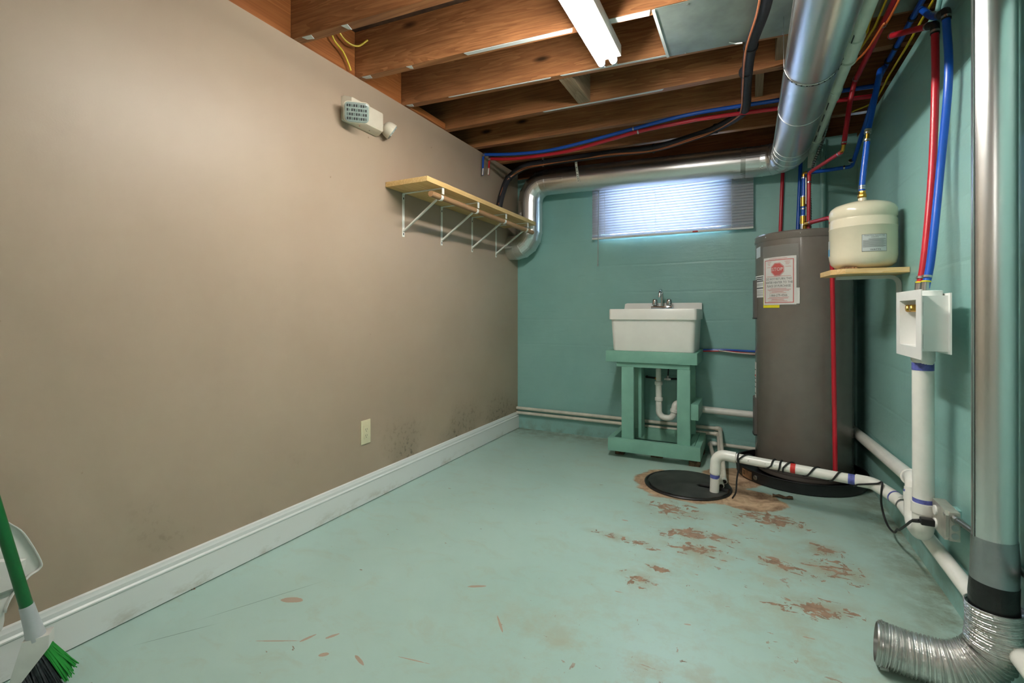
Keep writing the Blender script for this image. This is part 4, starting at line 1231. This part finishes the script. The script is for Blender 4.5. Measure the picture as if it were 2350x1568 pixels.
for z in (0.296, 0.322):
    MB().band([(0.010, 0), (0.010, 0.0012)], (2.398, by0 + 0.0005, z), (0, -1, 0), 16).build('knockout', 'steel', t)
MB().tube([(2.398, by0, 0.352), (2.401, by0 - 0.02, 0.352)], 0.0125, 14).build('connector', 'steel', t)
pipe('metal_conduit', 'thin steel conduit leaving the steel socket box along the right wall', 'conduit', [[(2.401, 1.95, 0.352), (2.4312, 1.76, 0.350), (2.4312, 0.2, 0.345)]], 0.0085, 'conduit', loc=(2.431, 1.2, 0.345))

# sump lid
t = thing('sump_pit', 'round black sump pit with slotted lid set in the floor', 'sump pit', (1.492, 2.935, 0))
MB().band([(0.238, 0.0), (0.240, 0.006), (0.236, 0.011), (0.230, 0.011), (0.226, 0.003), (0.02, 0.003)], (1.492, 2.935, 0), (0, 0, 1), 64).build('basin_rim', 'blackpan', t)
SC = Vector((1.500, 2.925))
poly = []
for k in range(96):
    a = 2 * PI * k / 96
    r = 0.222 + 0.0025 * math.sin(5 * a) + 0.0015 * math.sin(17 * a)
    x, y = SC.x + r * math.cos(a), SC.y + r * math.sin(a)
    poly.append((x, y))
# slot from the right edge inwards
slot = [(1.74, 2.865), (1.56, 2.905), (1.545, 2.925), (1.56, 2.945), (1.74, 2.935)]
keep = []
done = False
for p in poly:
    ang_ = math.atan2(p[1] - SC.y, p[0] - SC.x)
    if -0.27 < ang_ < 0.05:
        continue
    keep.append(p)
i0 = max(range(len(keep)), key=lambda i: math.atan2(keep[i][1] - SC.y, keep[i][0] - SC.x) if False else 0)
order = sorted(keep, key=lambda p: (math.atan2(p[1] - SC.y, p[0] - SC.x)) % (2 * PI))
first = [p for p in order if (math.atan2(p[1] - SC.y, p[0] - SC.x)) % (2 * PI) > 0]
poly = order + [(1.712, 2.868), (1.56, 2.897), (1.543, 2.917), (1.56, 2.938), (1.718, 2.938)]
bm_ = MB().prism(poly, 2, 0.008, 0.017)
bm_.build('lid', 'lidblack', t, ang=30)
MB().tube([(1.66, 2.90, 0.017), (1.715, 2.875, 0.019)], 0.012, 10).build('cable_grommet', 'blackpan', t)


# ================================================================== SMALL PIPES ALONG THE BACK WALL
def open_end(t, p, d, r):
    MB().ring(vec(p) + vec(d).normalized() * 0.0006, d, r * 0.72, 0.002, 14).build('bore', 'dark', t)


for lab, z, x1, e in (('upper thin cream plastic pipe along the foot of the back wall', 0.176, 1.628, (1.690, 2.955, 0.045)),
                      ('lower thin cream plastic pipe along the foot of the back wall', 0.136, 1.618, (1.676, 2.902, 0.035))):
    t = thing('condensate_pipe', lab, 'pipe', (0.8, 3.725, z), group=None)
    e = vec(e)
    MB().tube(fillet([(0.003, 3.725, z + 0.004), (x1, 3.725, z - 0.004), e], 0.012, 4), 0.0128, 14).build('pipe', 'pvc_old', t)
    d = (e - Vector((x1, 3.725, z - 0.004))).normalized()
    MB().tube(fillet([(x1 - 0.03, 3.725, z - 0.004), (x1, 3.725, z - 0.004), Vector((x1, 3.725, z - 0.004)) + d * 0.03], 0.012, 4), 0.0162, 14).build('elbow', 'pvc_old', t)
    MB().ring(e - d * 0.012, d, 0.0155, 0.02, 14).build('end_hub', 'pvc', t)
    open_end(t, e, d, 0.0155)
t = thing('condensate_pipe', 'thin cream pipe from behind the heater bending to the sump', 'pipe', (1.7, 3.72, 0.05))
e = Vector((1.665, 3.00, 0.03))
MB().tube(fillet([(2.0, 3.72, 0.052), (1.56, 3.72, 0.062), e], 0.012, 4), 0.0128, 14).build('pipe', 'pvc_old', t)
d = (e - Vector((1.56, 3.72, 0.062))).normalized()
MB().tube(fillet([(1.60, 3.72, 0.061), (1.56, 3.72, 0.062), Vector((1.56, 3.72, 0.062)) + d * 0.035], 0.012, 4), 0.0165, 14).build('elbow', 'pvc', t)

# sink waste pipe to the right
t = thing('drain_pipe', 'white plastic drain pipe from the sink stand to behind the heater', 'pipe', (1.7, 3.66, 0.31))
MB().tube([(1.36, 3.66, 0.318), (2.0, 3.66, 0.300)], 0.024, 22).build('pipe', 'pvc', t)
MB().ring((1.497, 3.66, 0.314), (1, 0, -0.02), 0.0245, 0.02, 22).build('coupling', 'pvc_gray', t)

# ================================================================== SINK STAND
t = thing('sink_stand', 'teal painted wooden stand carrying the white laundry sink', 'stand', (1.22, 3.5, 0.0))
Y0, Y1 = 3.285, 3.72
MB().box(0.912, 1.515, Y0, Y0 + 0.035, 0.664, 0.742, 0.004).build('top_rail', 'standgreen', t)
MB().box(0.912, 0.95, Y0 + 0.035, Y1, 0.664, 0.742, 0.004).build('top_rail', 'standgreen', t)
MB().box(1.477, 1.515, Y0 + 0.035, Y1, 0.664, 0.742, 0.004).build('top_rail', 'standgreen', t)
MB().box(0.95, 1.477, Y1 - 0.035, Y1, 0.664, 0.742, 0.004).build('top_rail', 'standgreen', t)
for x0 in (0.96, 1.40):
    MB().box(x0, x0 + 0.06, Y0 + 0.035, Y1 - 0.035, 0.70, 0.735, 0.003).build('deck_slat', 'standgreen', t)
MB().box(0.985, 1.468, Y0 + 0.020, Y0 + 0.06, 0.630, 0.664, 0.003).build('apron', 'standgreen', t)
MB().box(0.985, 1.468, Y1 - 0.075, Y1 - 0.035, 0.630, 0.664, 0.003).build('apron', 'standgreen', t)
for x0, x1 in ((1.020, 1.104), (1.388, 1.470)):
    MB().box(x0, x1, Y0 + 0.015, Y0 + 0.055, 0.130, 0.630, 0.003).build('leg', 'standgreen', t)
    MB().box(x0, x1, Y1 - 0.075, Y1 - 0.035, 0.130, 0.630, 0.003).build('leg', 'standgreen', t)
MB().box(1.118, 1.140, Y0 + 0.10, Y0 + 0.19, 0.130, 0.700, 0.003).build('leg', 'standgreen', t)
MB().box(0.930, 1.535, Y0 - 0.010, Y0 + 0.028, 0.045, 0.135, 0.004).build('base_rail', 'standgreen', t)
MB().box(0.930, 0.968, Y0 + 0.028, Y1, 0.045, 0.135, 0.004).build('base_rail', 'standgreen', t)
MB().box(1.497, 1.535, Y0 + 0.028, Y1, 0.045, 0.135, 0.004).build('base_rail', 'standgreen', t)
MB().box(0.968, 1.497, Y1 - 0.038, Y1, 0.045, 0.135, 0.004).build('base_rail', 'standgreen', t)
MB().box(1.455, 1.493, Y0 + 0.03, Y1 - 0.04, 0.09, 0.130, 0.003).build('base_rail', 'standgreen', t)
MB().box(1.471, 1.520, Y0 + 0.03, 3.62, 0.300, 0.405, 0.004).build('side_block', 'standgreen', t)
for x0, x1, y0 in ((0.96, 1.02, 3.36), (1.46, 1.53, 3.31), (1.46, 1.53, 3.62), (0.96, 1.02, 3.62), (1.20, 1.28, 3.40)):
    MB().box(x0, x1, y0, y0 + 0.07, 0.0, 0.045).build('foot_block', 'flake', t)

# ================================================================== LAUNDRY SINK
t = thing('laundry_sink', 'white plastic laundry tub with chrome faucet on a teal stand', 'sink', (1.222, 3.5, 0.742))


def rrect(x0, x1, y0, y1, r, n=5):
    out = []
    for cx_, cy_, a0 in ((x1 - r, y0 + r, -90), (x1 - r, y1 - r, 0), (x0 + r, y1 - r, 90), (x0 + r, y0 + r, 180)):
        for k in range(n + 1):
            a = math.radians(a0 + 90 * k / n)
            out.append((cx_ + r * math.cos(a), cy_ + r * math.sin(a)))
    return out


def loft(rings, cap0=True, cap1=True):
    n = len(rings[0])
    vs, fs = [], []
    for rg in rings:
        vs += rg
    for i in range(len(rings) - 1):
        for j in range(n):
            fs.append((i * n + j, i * n + (j + 1) % n, (i + 1) * n + (j + 1) % n, (i + 1) * n + j))
    if cap0:
        fs.append(tuple(reversed(range(n))))
    if cap1:
        fs.append(tuple(range((len(rings) - 1) * n, len(rings) * n)))
    return vs, fs


def at_z(poly, z):
    return [(p[0], p[1], z) for p in poly]


fy, by_ = 3.272, 3.735
rings = [at_z(rrect(0.957, 1.492, fy + 0.037, by_ - 0.03, 0.03), 0.743), at_z(rrect(0.955, 1.494, fy + 0.034, by_ - 0.026, 0.035), 0.752), at_z(rrect(0.946, 1.502, fy + 0.018, by_ - 0.012, 0.03), 0.958),
         at_z(rrect(0.938, 1.512, fy + 0.001, by_ - 0.001, 0.022), 0.960), at_z(rrect(0.937, 1.513, fy, by_, 0.022), 0.966), at_z(rrect(0.937, 1.513, fy, by_, 0.022), 1.026), at_z(rrect(0.940, 1.510, fy + 0.003, by_ - 0.003, 0.02), 1.032),
         at_z(rrect(0.968, 1.482, fy + 0.032, by_ - 0.125, 0.03), 1.032), at_z(rrect(0.972, 1.478, fy + 0.036, by_ - 0.129, 0.03), 1.024), at_z(rrect(0.985, 1.465, fy + 0.055, by_ - 0.150, 0.04), 0.775), at_z(rrect(1.005, 1.445, fy + 0.075, by_ - 0.170, 0.04), 0.762)]
vs, fs = loft(rings)
MB().add(vs, fs).build('tub', 'sinkw', t, ang=40)
MB().prism([(0.944, 1.031), (1.508, 1.031), (1.508, 1.078), (1.490, 1.080), (0.965, 1.080), (0.950, 1.074)], 1, by_ - 0.028, by_ - 0.001).build('backsplash', 'sinkw', t)
fa = MB().box(1.162, 1.318, 3.612, 3.672, 1.032, 1.055, 0.006).build('faucet', 'chrome', t)
for x in (1.187, 1.288):
    MB().band([(0.016, 1.054), (0.013, 1.062), (0.020, 1.064), (0.021, 1.070), (0.020, 1.098), (0.016, 1.106), (0.008, 1.108)], (x, 3.642, 0), (0, 0, 1), 14).build('knob', 'chrome', fa)
MB().tube(catmull([(1.238, 3.642, 1.050), (1.238, 3.642, 1.12), (1.237, 3.635, 1.158), (1.236, 3.605, 1.172), (1.235, 3.575, 1.158), (1.234, 3.566, 1.130)], 8), 0.0095, 14).build('spout', 'chrome', fa)
MB().cyl((1.234, 3.566, 1.134), (1.234, 3.565, 1.118), 0.0115, n=14).build('aerator', 'chrome', fa)

# trap under the sink
t = thing('sink_trap', 'white plastic trap hanging under the laundry sink', 'pipe', (1.238, 3.5, 0.24))
MB().tube([(1.236, 3.50, 0.745), (1.238, 3.50, 0.36)], 0.0185, 18).build('tailpiece', 'pvc', t)
MB().tube(fillet([(1.238, 3.50, 0.40), (1.240, 3.50, 0.262), (1.335, 3.50, 0.262), (1.345, 3.50, 0.33)], 0.045, 8), 0.0215, 20).build('trap_bend', 'pvc', t)
MB().tube(fillet([(1.343, 3.50, 0.325), (1.35, 3.50, 0.365), (1.375, 3.55, 0.368), (1.40, 3.66, 0.318)], 0.035, 7), 0.0215, 20).build('trap_arm', 'pvc', t)
for p, d, r in (((1.2375, 3.50, 0.505), (0, 0, 1), 0.0275), ((1.239, 3.50, 0.392), (0, 0, 1), 0.0275), ((1.344, 3.50, 0.318), (0.2, 0, 1), 0.0275)):
    MB().band([(0.023, -0.014), (r, -0.011), (r, 0.009), (0.024, 0.012)], p, d, 16).build('slip_nut', 'pvc', t)
MB().tube([(1.2372, 3.50, 0.50), (1.2385, 3.50, 0.395)], 0.0212, 18).build('sleeve', 'pvc', t)
for lab, x, x2, mt in (('small chrome stop valve on dark pipe under the sink at right', 1.272, 1.36, 'steel'), ('small stop valve on dark pipe under the sink at left', 1.205, 1.110, 'brass')):
    t = thing('stop_valve', lab, 'valve', (x, 3.70, 0.50))
    MB().tube(fillet([(x2, 3.748, 0.515), (x2, 3.71, 0.515), (x, 3.70, 0.512), (x, 3.70, 0.53)], 0.01, 4), 0.008, 12).build('stub', 'black', t)
    MB().tube([(x, 3.70, 0.500), (x, 3.70, 0.535)], 0.011, 12).build('body', mt, t)
    MB().box(x - 0.024, x + 0.024, 3.675, 3.681, 0.505, 0.519, 0.002).build('handle', mt, t)
    MB().cyl((x, 3.70, 0.512), (x, 3.681, 0.512), 0.005, n=10).build('stem', mt, t)
    MB().tube(catmull([(x, 3.70, 0.53), (x + 0.004, 3.70, 0.60), (1.236 + (x - 1.236) * 1.3, 3.68, 0.75)], 6), 0.005, 10).build('supply_tube', 'black', t)

# ================================================================== WINDOW BLIND
t = thing('window_blind', 'white venetian blind hanging over the small basement window', 'blind', (1.265, 3.70, 1.592))
BX0, BX1, BY = 0.688, 1.842, 3.705
MB().box(BX0, BX1, BY - 0.02, BY + 0.018, 2.035, 2.065, 0.003).build('head_rail', 'whitepl', t)
slat_me = None
nS = 20
for k in range(nS):
    z = 1.638 + k * 0.0205
    if slat_me is None:
        vs, fs = [], []
        tilt = math.radians(66)
        for x in (BX0, BX1):
            for j in range(6):
                w = -0.0128 + 0.0256 * j / 5
                h = 0.0026 * (1 - (w / 0.0128) ** 2)
                vs.append((x - 1.265, w * math.cos(tilt) - h * math.sin(tilt), w * math.sin(tilt) + h * math.cos(tilt)))
        for j in range(5):
            fs.append((j, j + 1, 7 + j, 6 + j))
        o = MB().add(vs, fs).build('slat', 'slat', t, local=True)
        o.modifiers.new('thickness', 'SOLIDIFY').thickness = 0.0006
        slat_me = o
    else:
        o = slat_me.copy()
        COL.objects.link(o)
    o.location = (0, BY - 3.70, z - 1.592)
b = MB().box(BX0, BX1, BY - 0.014, BY + 0.012, 1.592, 1.606, 0.003)
b.build('bottom_rail', 'whitepl', t)
for k in range(3):
    MB().box(BX0, BX1, BY - 0.0125, BY + 0.0125, 1.6095 + 0.0055 * k, 1.6115 + 0.0055 * k).build('slat', 'slat', t)
for x in (0.792, 1.180, 1.705):
    for dy in (-0.0155, 0.0145):
        MB().cyl((x, BY + dy, 1.595), (x, BY + dy, 2.04), 0.0011, n=6).build('ladder_cord', 'white', t)
    MB().band([(0.006, 0), (0.006, 0.002)], (x, BY - 0.014, 1.599), (0, -1, 0), 10).build('cord_button', 'whitepl', t)
MB().cyl((0.748, BY - 0.026, 2.04), (0.742, BY - 0.03, 1.392), 0.0038, n=8).build('tilt_wand', 'plasticgrey', t)
MB().cyl((0.742, BY - 0.03, 1.394), (0.742, BY - 0.03, 1.376), 0.0052, n=8).build('wand_tip', 'conduit', t)
MB().box(1.445, 1.482, BY - 0.0150, BY - 0.0135, 1.594, 1.603).build('warning_tag', 'redink', t)

# ================================================================== SHELF, BRACKETS, ROD
SZ = 1.705
o = MB().box(0.002, 0.288, 2.055, 3.485, SZ, SZ + 0.028, 0.002).build('wall_shelf', 'pine', loc=(0.14, 2.77, SZ))
tag(o, 'long pine board shelf on the beige wall', 'shelf')
o = MB().tube([(0.262, 2.120, 1.655), (0.262, 3.478, 1.650)], 0.0165, 20).build('closet_rod', 'rodwood', loc=(0.262, 2.8, 1.652))
tag(o, 'round wooden closet rod slung under the pine shelf', 'rod')


def bracket(y, label):
    t = thing('shelf_bracket', label, 'bracket', (0.0, y, 1.46), group='white brackets under the pine shelf')
    w = 0.010
    st = MB().box(0.0008, 0.0035, y - w, y + w, 1.450, SZ - 0.001, 0.0008).build('wall_strap', 'white', t)
    for z in (1.466, SZ - 0.03):
        MB().box(0.0032, 0.0042, y - 0.0035, y + 0.0035, z - 0.006, z + 0.006).build('screw_slot', 'dark', st)
    MB().prism([(0.0008, SZ - 0.001), (0.284, SZ - 0.001), (0.284, SZ - 0.004), (0.006, SZ - 0.004), (0.0035, SZ - 0.010), (0.0008, SZ - 0.010)], 1, y - w, y + w).build('shelf_arm', 'white', t)
    MB().prism([(0.004, 1.480), (0.012, 1.482), (0.243, 1.640), (0.240, 1.647), (0.228, 1.640), (0.004, 1.488)], 1, y - 0.006, y + 0.006).build('brace', 'white', t)
    MB().box(0.281, 0.284, y - w, y + w, 1.668, SZ - 0.002).build('front_drop', 'white', t)
    vs, fs = [], []
    for k in range(15):
        a = math.radians(30 - 225 * k / 14)
        for r in (0.0172, 0.0195):
            for dy in (-w, w):
                vs.append((0.262 + r * math.cos(a), y + dy, 1.6525 + r * math.sin(a)))
        if k:
            a_, c_ = 4 * (k - 1), 4 * k
            fs += [(a_, c_, c_ + 1, a_ + 1), (a_ + 3, c_ + 3, c_ + 2, a_ + 2), (a_ + 1, c_ + 1, c_ + 3, a_ + 3), (a_ + 2, c_ + 2, c_, a_)]
    fs += [(0, 1, 3, 2), (58, 59, 57, 56)]
    MB().add(vs, fs).build('rod_hook', 'white', t)
    return t


bracket(2.208, 'white metal shelf bracket nearest the camera, at the free end of the rod')
bracket(2.596, 'white metal shelf bracket, second from the near end of the pine shelf')
bracket(2.981, 'white metal shelf bracket, third from the near end of the pine shelf')
bracket(3.348, 'white metal shelf bracket beside the round duct at the far end')

# ================================================================== EMERGENCY LIGHT
t = thing('emergency_light', 'beige twin-head emergency light mounted high on the beige wall', 'light', (0.0, 1.85, 1.955))
y0, y1 = 1.735, 1.985
rings = [[(x_, y_, z_) for (y_, z_) in rrect(y0 + i_, y1 - i_, 1.962 + i_, 2.085 - i_, 0.008, 3)] for x_, i_ in ((0.0, 0.0), (0.020, 0.0), (0.058, 0.012), (0.062, 0.018))]
vs, fs = loft(rings)
MB().add(vs, fs).build('housing', 'lampw', t)


def head(name, c, fwd, w, h, dep, round_=False):
    f = vec(fwd).normalized()
    rt = f.cross(Vector((0, 0, 1))).normalized()
    up = rt.cross(f)
    M = Matrix(((rt.x, up.x, f.x, c[0]), (rt.y, up.y, f.y, c[1]), (rt.z, up.z, f.z, c[2]), (0, 0, 0, 1)))
    rad = min(w, h) * (0.5 if round_ else 0.22)
    rg = [[M @ Vector((p[0], p[1], zz)) for p in rrect(-w / 2 * s_, w / 2 * s_, -h / 2 * s_, h / 2 * s_, rad * s_, 5)] for zz, s_ in ((-dep, 0.30), (-dep * 0.94, 0.55), (-dep * 0.78, 0.80), (-dep * 0.5, 0.95), (-dep * 0.2, 1.0), (0, 1.0))]
    vs, fs = loft(rg)
    o = MB().add(vs, fs).build(name, 'lampw', t)
    rg = [[M @ Vector((p[0], p[1], zz)) for p in rrect(-w / 2 * s_, w / 2 * s_, -h / 2 * s_, h / 2 * s_, rad * s_, 5)] for zz, s_ in ((0.0, 0.93), (0.004, 0.92), (0.006, 0.86))]
    vs, fs = loft(rg)
    ln = MB().add(vs, fs).build('lens', 'lens', o)
    for k in range(4):
        for j in range(9):
            if round_ and (k in (0, 3)) and (j in (0, 1, 7, 8)):
                continue
            xx = (j - 4) * w * 0.088
            yy = (k - 1.5) * h * 0.20
            b = MB().box(xx - w * 0.028, xx + w * 0.028, yy - h * 0.06, yy + h * 0.06, 0.0055, 0.0068, M=M)
            b.build('lens_prism', 'labelink' if (j + k) % 3 else 'steel', ln)
    return o


head('lamp_head', (0.098, 1.742, 1.985), (0.62, -0.70, -0.36), 0.122, 0.098, 0.055)
head('lamp_head', (0.062, 2.040, 1.995), (0.50, 0.66, -0.55), 0.096, 0.084, 0.055, True)
MB().cyl((0.06, 1.785, 2.005), (0.085, 1.760, 2.0), 0.012, n=12).build('swivel', 'lampw', t)
MB().cyl((0.03, 1.98, 2.02), (0.042, 2.02, 2.01), 0.010, n=12).build('swivel', 'lampw', t)
MB().band([(0.003, 0), (0.003, 0.001)], (0.03, 1.83, 1.9625), (0, 0, -1), 8).build('indicator', 'redink', t)
MB().band([(0.003, 0), (0.003, 0.001)], (0.03, 1.90, 1.9625), (0, 0, -1), 8).build('test_button', 'labelink', t)

# ================================================================== WALL OUTLET
t = thing('wall_outlet', 'ivory electrical outlet low on the beige wall', 'outlet', (0, 1.901, 0.31))
MB().box(0.0002, 0.006, 1.867, 1.935, 0.313, 0.438, 0.002).build('cover_plate', 'ivory', t)
rc = MB().box(0.006, 0.0085, 1.884, 1.918, 0.341, 0.410, 0.001).build('receptacle', 'ivory', t)
for z in (0.358, 0.390):
    for dy, h in ((-0.006, 0.005), (0.006, 0.004)):
        MB().box(0.0083, 0.0089, 1.901 + dy - 0.0009, 1.901 + dy + 0.0009, z - h, z + h).build('slot', 'dark', rc)
    MB().band([(0.0022, 0), (0.0022, 0.0005)], (0.0085, 1.901, z - 0.010), (1, 0, 0), 8).build('slot', 'dark', rc)
for z in (0.326, 0.425):
    MB().band([(0.0025, 0), (0.0022, 0.001)], (0.006, 1.901, z), (1, 0, 0), 8).build('screw', 'ivory', t)

# ================================================================== BROOM AND DUSTPAN
t = thing('broom', 'broom with green handle and grey bristles standing against the beige wall', 'broom', (0.14, 0.58, 0))
hd = Vector((-0.05, -0.19, 1.0)).normalized()
h0 = Vector((0.125, 0.547, 0.225))
MB().tube([h0, h0 + hd * 0.11, h0 + hd * 0.95], [0.0135, 0.0130, 0.0125], 16).build('handle', 'green', t)
MB().tube([h0 + hd * -0.085, h0 + hd * -0.045, h0 + hd * 0.012], [0.021, 0.0175, 0.0150], 18).build('socket', 'broomg', t)
hc = h0 + hd * -0.085          # top of the head
ax = Vector((0.55, 0.83, 0)).normalized()     # width of the head
th = Vector((0.83, -0.55, 0)).normalized()


def hp(u, w, z):
    p = hc + ax * u + th * w
    return (p.x, p.y, z)


zt = hc.z
vs = [hp(-0.022, -0.02, zt + 0.006), hp(0.030, -0.02, zt + 0.010), hp(0.030, 0.02, zt + 0.010), hp(-0.022, 0.02, zt + 0.006),
      hp(-0.042, -0.024, zt - 0.075), hp(0.030, -0.024, zt - 0.022), hp(0.030, 0.024, zt - 0.022), hp(-0.042, 0.024, zt - 0.075),
      hp(-0.052, -0.020, zt - 0.118), hp(-0.034, -0.020, zt - 0.112), hp(-0.034, 0.020, zt - 0.112), hp(-0.052, 0.020, zt - 0.118)]
MB().add(vs, [(0, 1, 2, 3), (0, 4, 5, 1), (1, 5, 6, 2), (2, 6, 7, 3), (3, 7, 4, 0), (4, 8, 9, 5), (5, 9, 10, 6), (6, 10, 11, 7), (7, 11, 8, 4), (8, 11, 10, 9)]).build('head', 'broomw', t)
bg, bn = MB(), MB()
for k in range(420):
    u = random.uniform(0, 1)
    w = random.uniform(-1, 1)
    top = hp(-0.046 + 0.074 * u, w * 0.018, zt - 0.105 + 0.078 * u)
    fan = -0.040 + 0.115 * u + random.gauss(0, 0.004)
    bot = hp(fan, w * 0.034 + random.gauss(0, 0.003), 0.002 + 0.055 * max(0, u - 0.55) + abs(random.gauss(0, 0.004)))
    (bg if u > 0.86 else bn).tube([top, ((top[0] + bot[0]) / 2 + 0.002, (top[1] + bot[1]) / 2, (top[2] + bot[2]) / 2), bot], [0.0022, 0.0020, 0.0013], 4)
o = bn.build('bristles', 'greybr', t)
o['kind'] = 'stuff'
o = bg.build('edge_bristles', 'greenbr', t)
o['kind'] = 'stuff'

t = thing('dustpan', 'white plastic dustpan clipped upright behind the green broom handle', 'dustpan', (0.06, 0.5, 0.17))


def dpt(y, z, x):
    return (x - 0.05 * (z - 0.2), y - 0.12 * (z - 0.2), z)


outl = [(0.564, 0.444), (0.589, 0.403), (0.611, 0.315), (0.605, 0.292), (0.584, 0.283), (0.5695, 0.271), (0.553, 0.259), (0.530, 0.222), (0.521, 0.180), (0.505, 0.160), (0.44, 0.15), (0.405, 0.18), (0.39, 0.26), (0.395, 0.36), (0.42, 0.43), (0.48, 0.452), (0.54, 0.455)]
q = catmull([(y, z, 0) for y, z in outl + outl[:1]], 4)[:-1]
outl = [(p.x, p.y) for p in q]
n = len(outl)
vs = [dpt(y, z, 0.050) for y, z in outl] + [dpt(y, z, 0.054) for y, z in outl]
MB().add(vs, [tuple(reversed(range(n))), tuple(range(n, 2 * n))] + [(i, (i + 1) % n, n + (i + 1) % n, n + i) for i in range(n)]).build('tray', 'broomw', t)
rim = [dpt(y, z, 0.066) for y, z in outl[-12:] + outl[:30]]
rim2 = [dpt(y, z, 0.052) for y, z in outl[-12:] + outl[:30]]
vs = rim + rim2
k = len(rim)
o = MB().add(vs, [(i, i + 1, k + i + 1, k + i) for i in range(k - 1)]).build('rim', 'broomw', t)
o.modifiers.new('thickness', 'SOLIDIFY').thickness = 0.003
MB().tube(catmull([dpt(0.50, 0.36, 0.056), dpt(0.495, 0.45, 0.066), dpt(0.490, 0.55, 0.066), dpt(0.487, 0.62, 0.062)], 6), 0.012, 12, flat=0.6).build('handle', 'broomw', t)
vs = [dpt(0.47, 0.26, 0.056), dpt(0.565, 0.26, 0.056), dpt(0.585, 0.33, 0.056), dpt(0.48, 0.38, 0.056), dpt(0.48, 0.27, 0.070), dpt(0.555, 0.27, 0.070), dpt(0.570, 0.33, 0.066), dpt(0.49, 0.37, 0.066)]
MB().hexa(vs).build('hood', 'broomw', t)

# curled flake of old paint by the pan
vs, fs = [], []
for i in range(7):
    for j in range(4):
        x = 1.93 + 0.016 * i
        y = 2.945 + 0.012 * j + 0.006 * math.sin(i * 1.3)
        vs.append((x, y, 0.002 + 0.008 * abs(math.sin(i * 1.1 + j * 0.7))))
for i in range(6):
    for j in range(3):
        a = i * 4 + j
        fs.append((a, a + 4, a + 5, a + 1))
o = MB().add(vs, fs).build('paint_flake', 'flake', loc=(1.98, 2.96, 0.0))
o.modifiers.new('thickness', 'SOLIDIFY').thickness = 0.0015
tag(o, 'curled brown paint flake on the floor in front of the pan', 'paint flake')
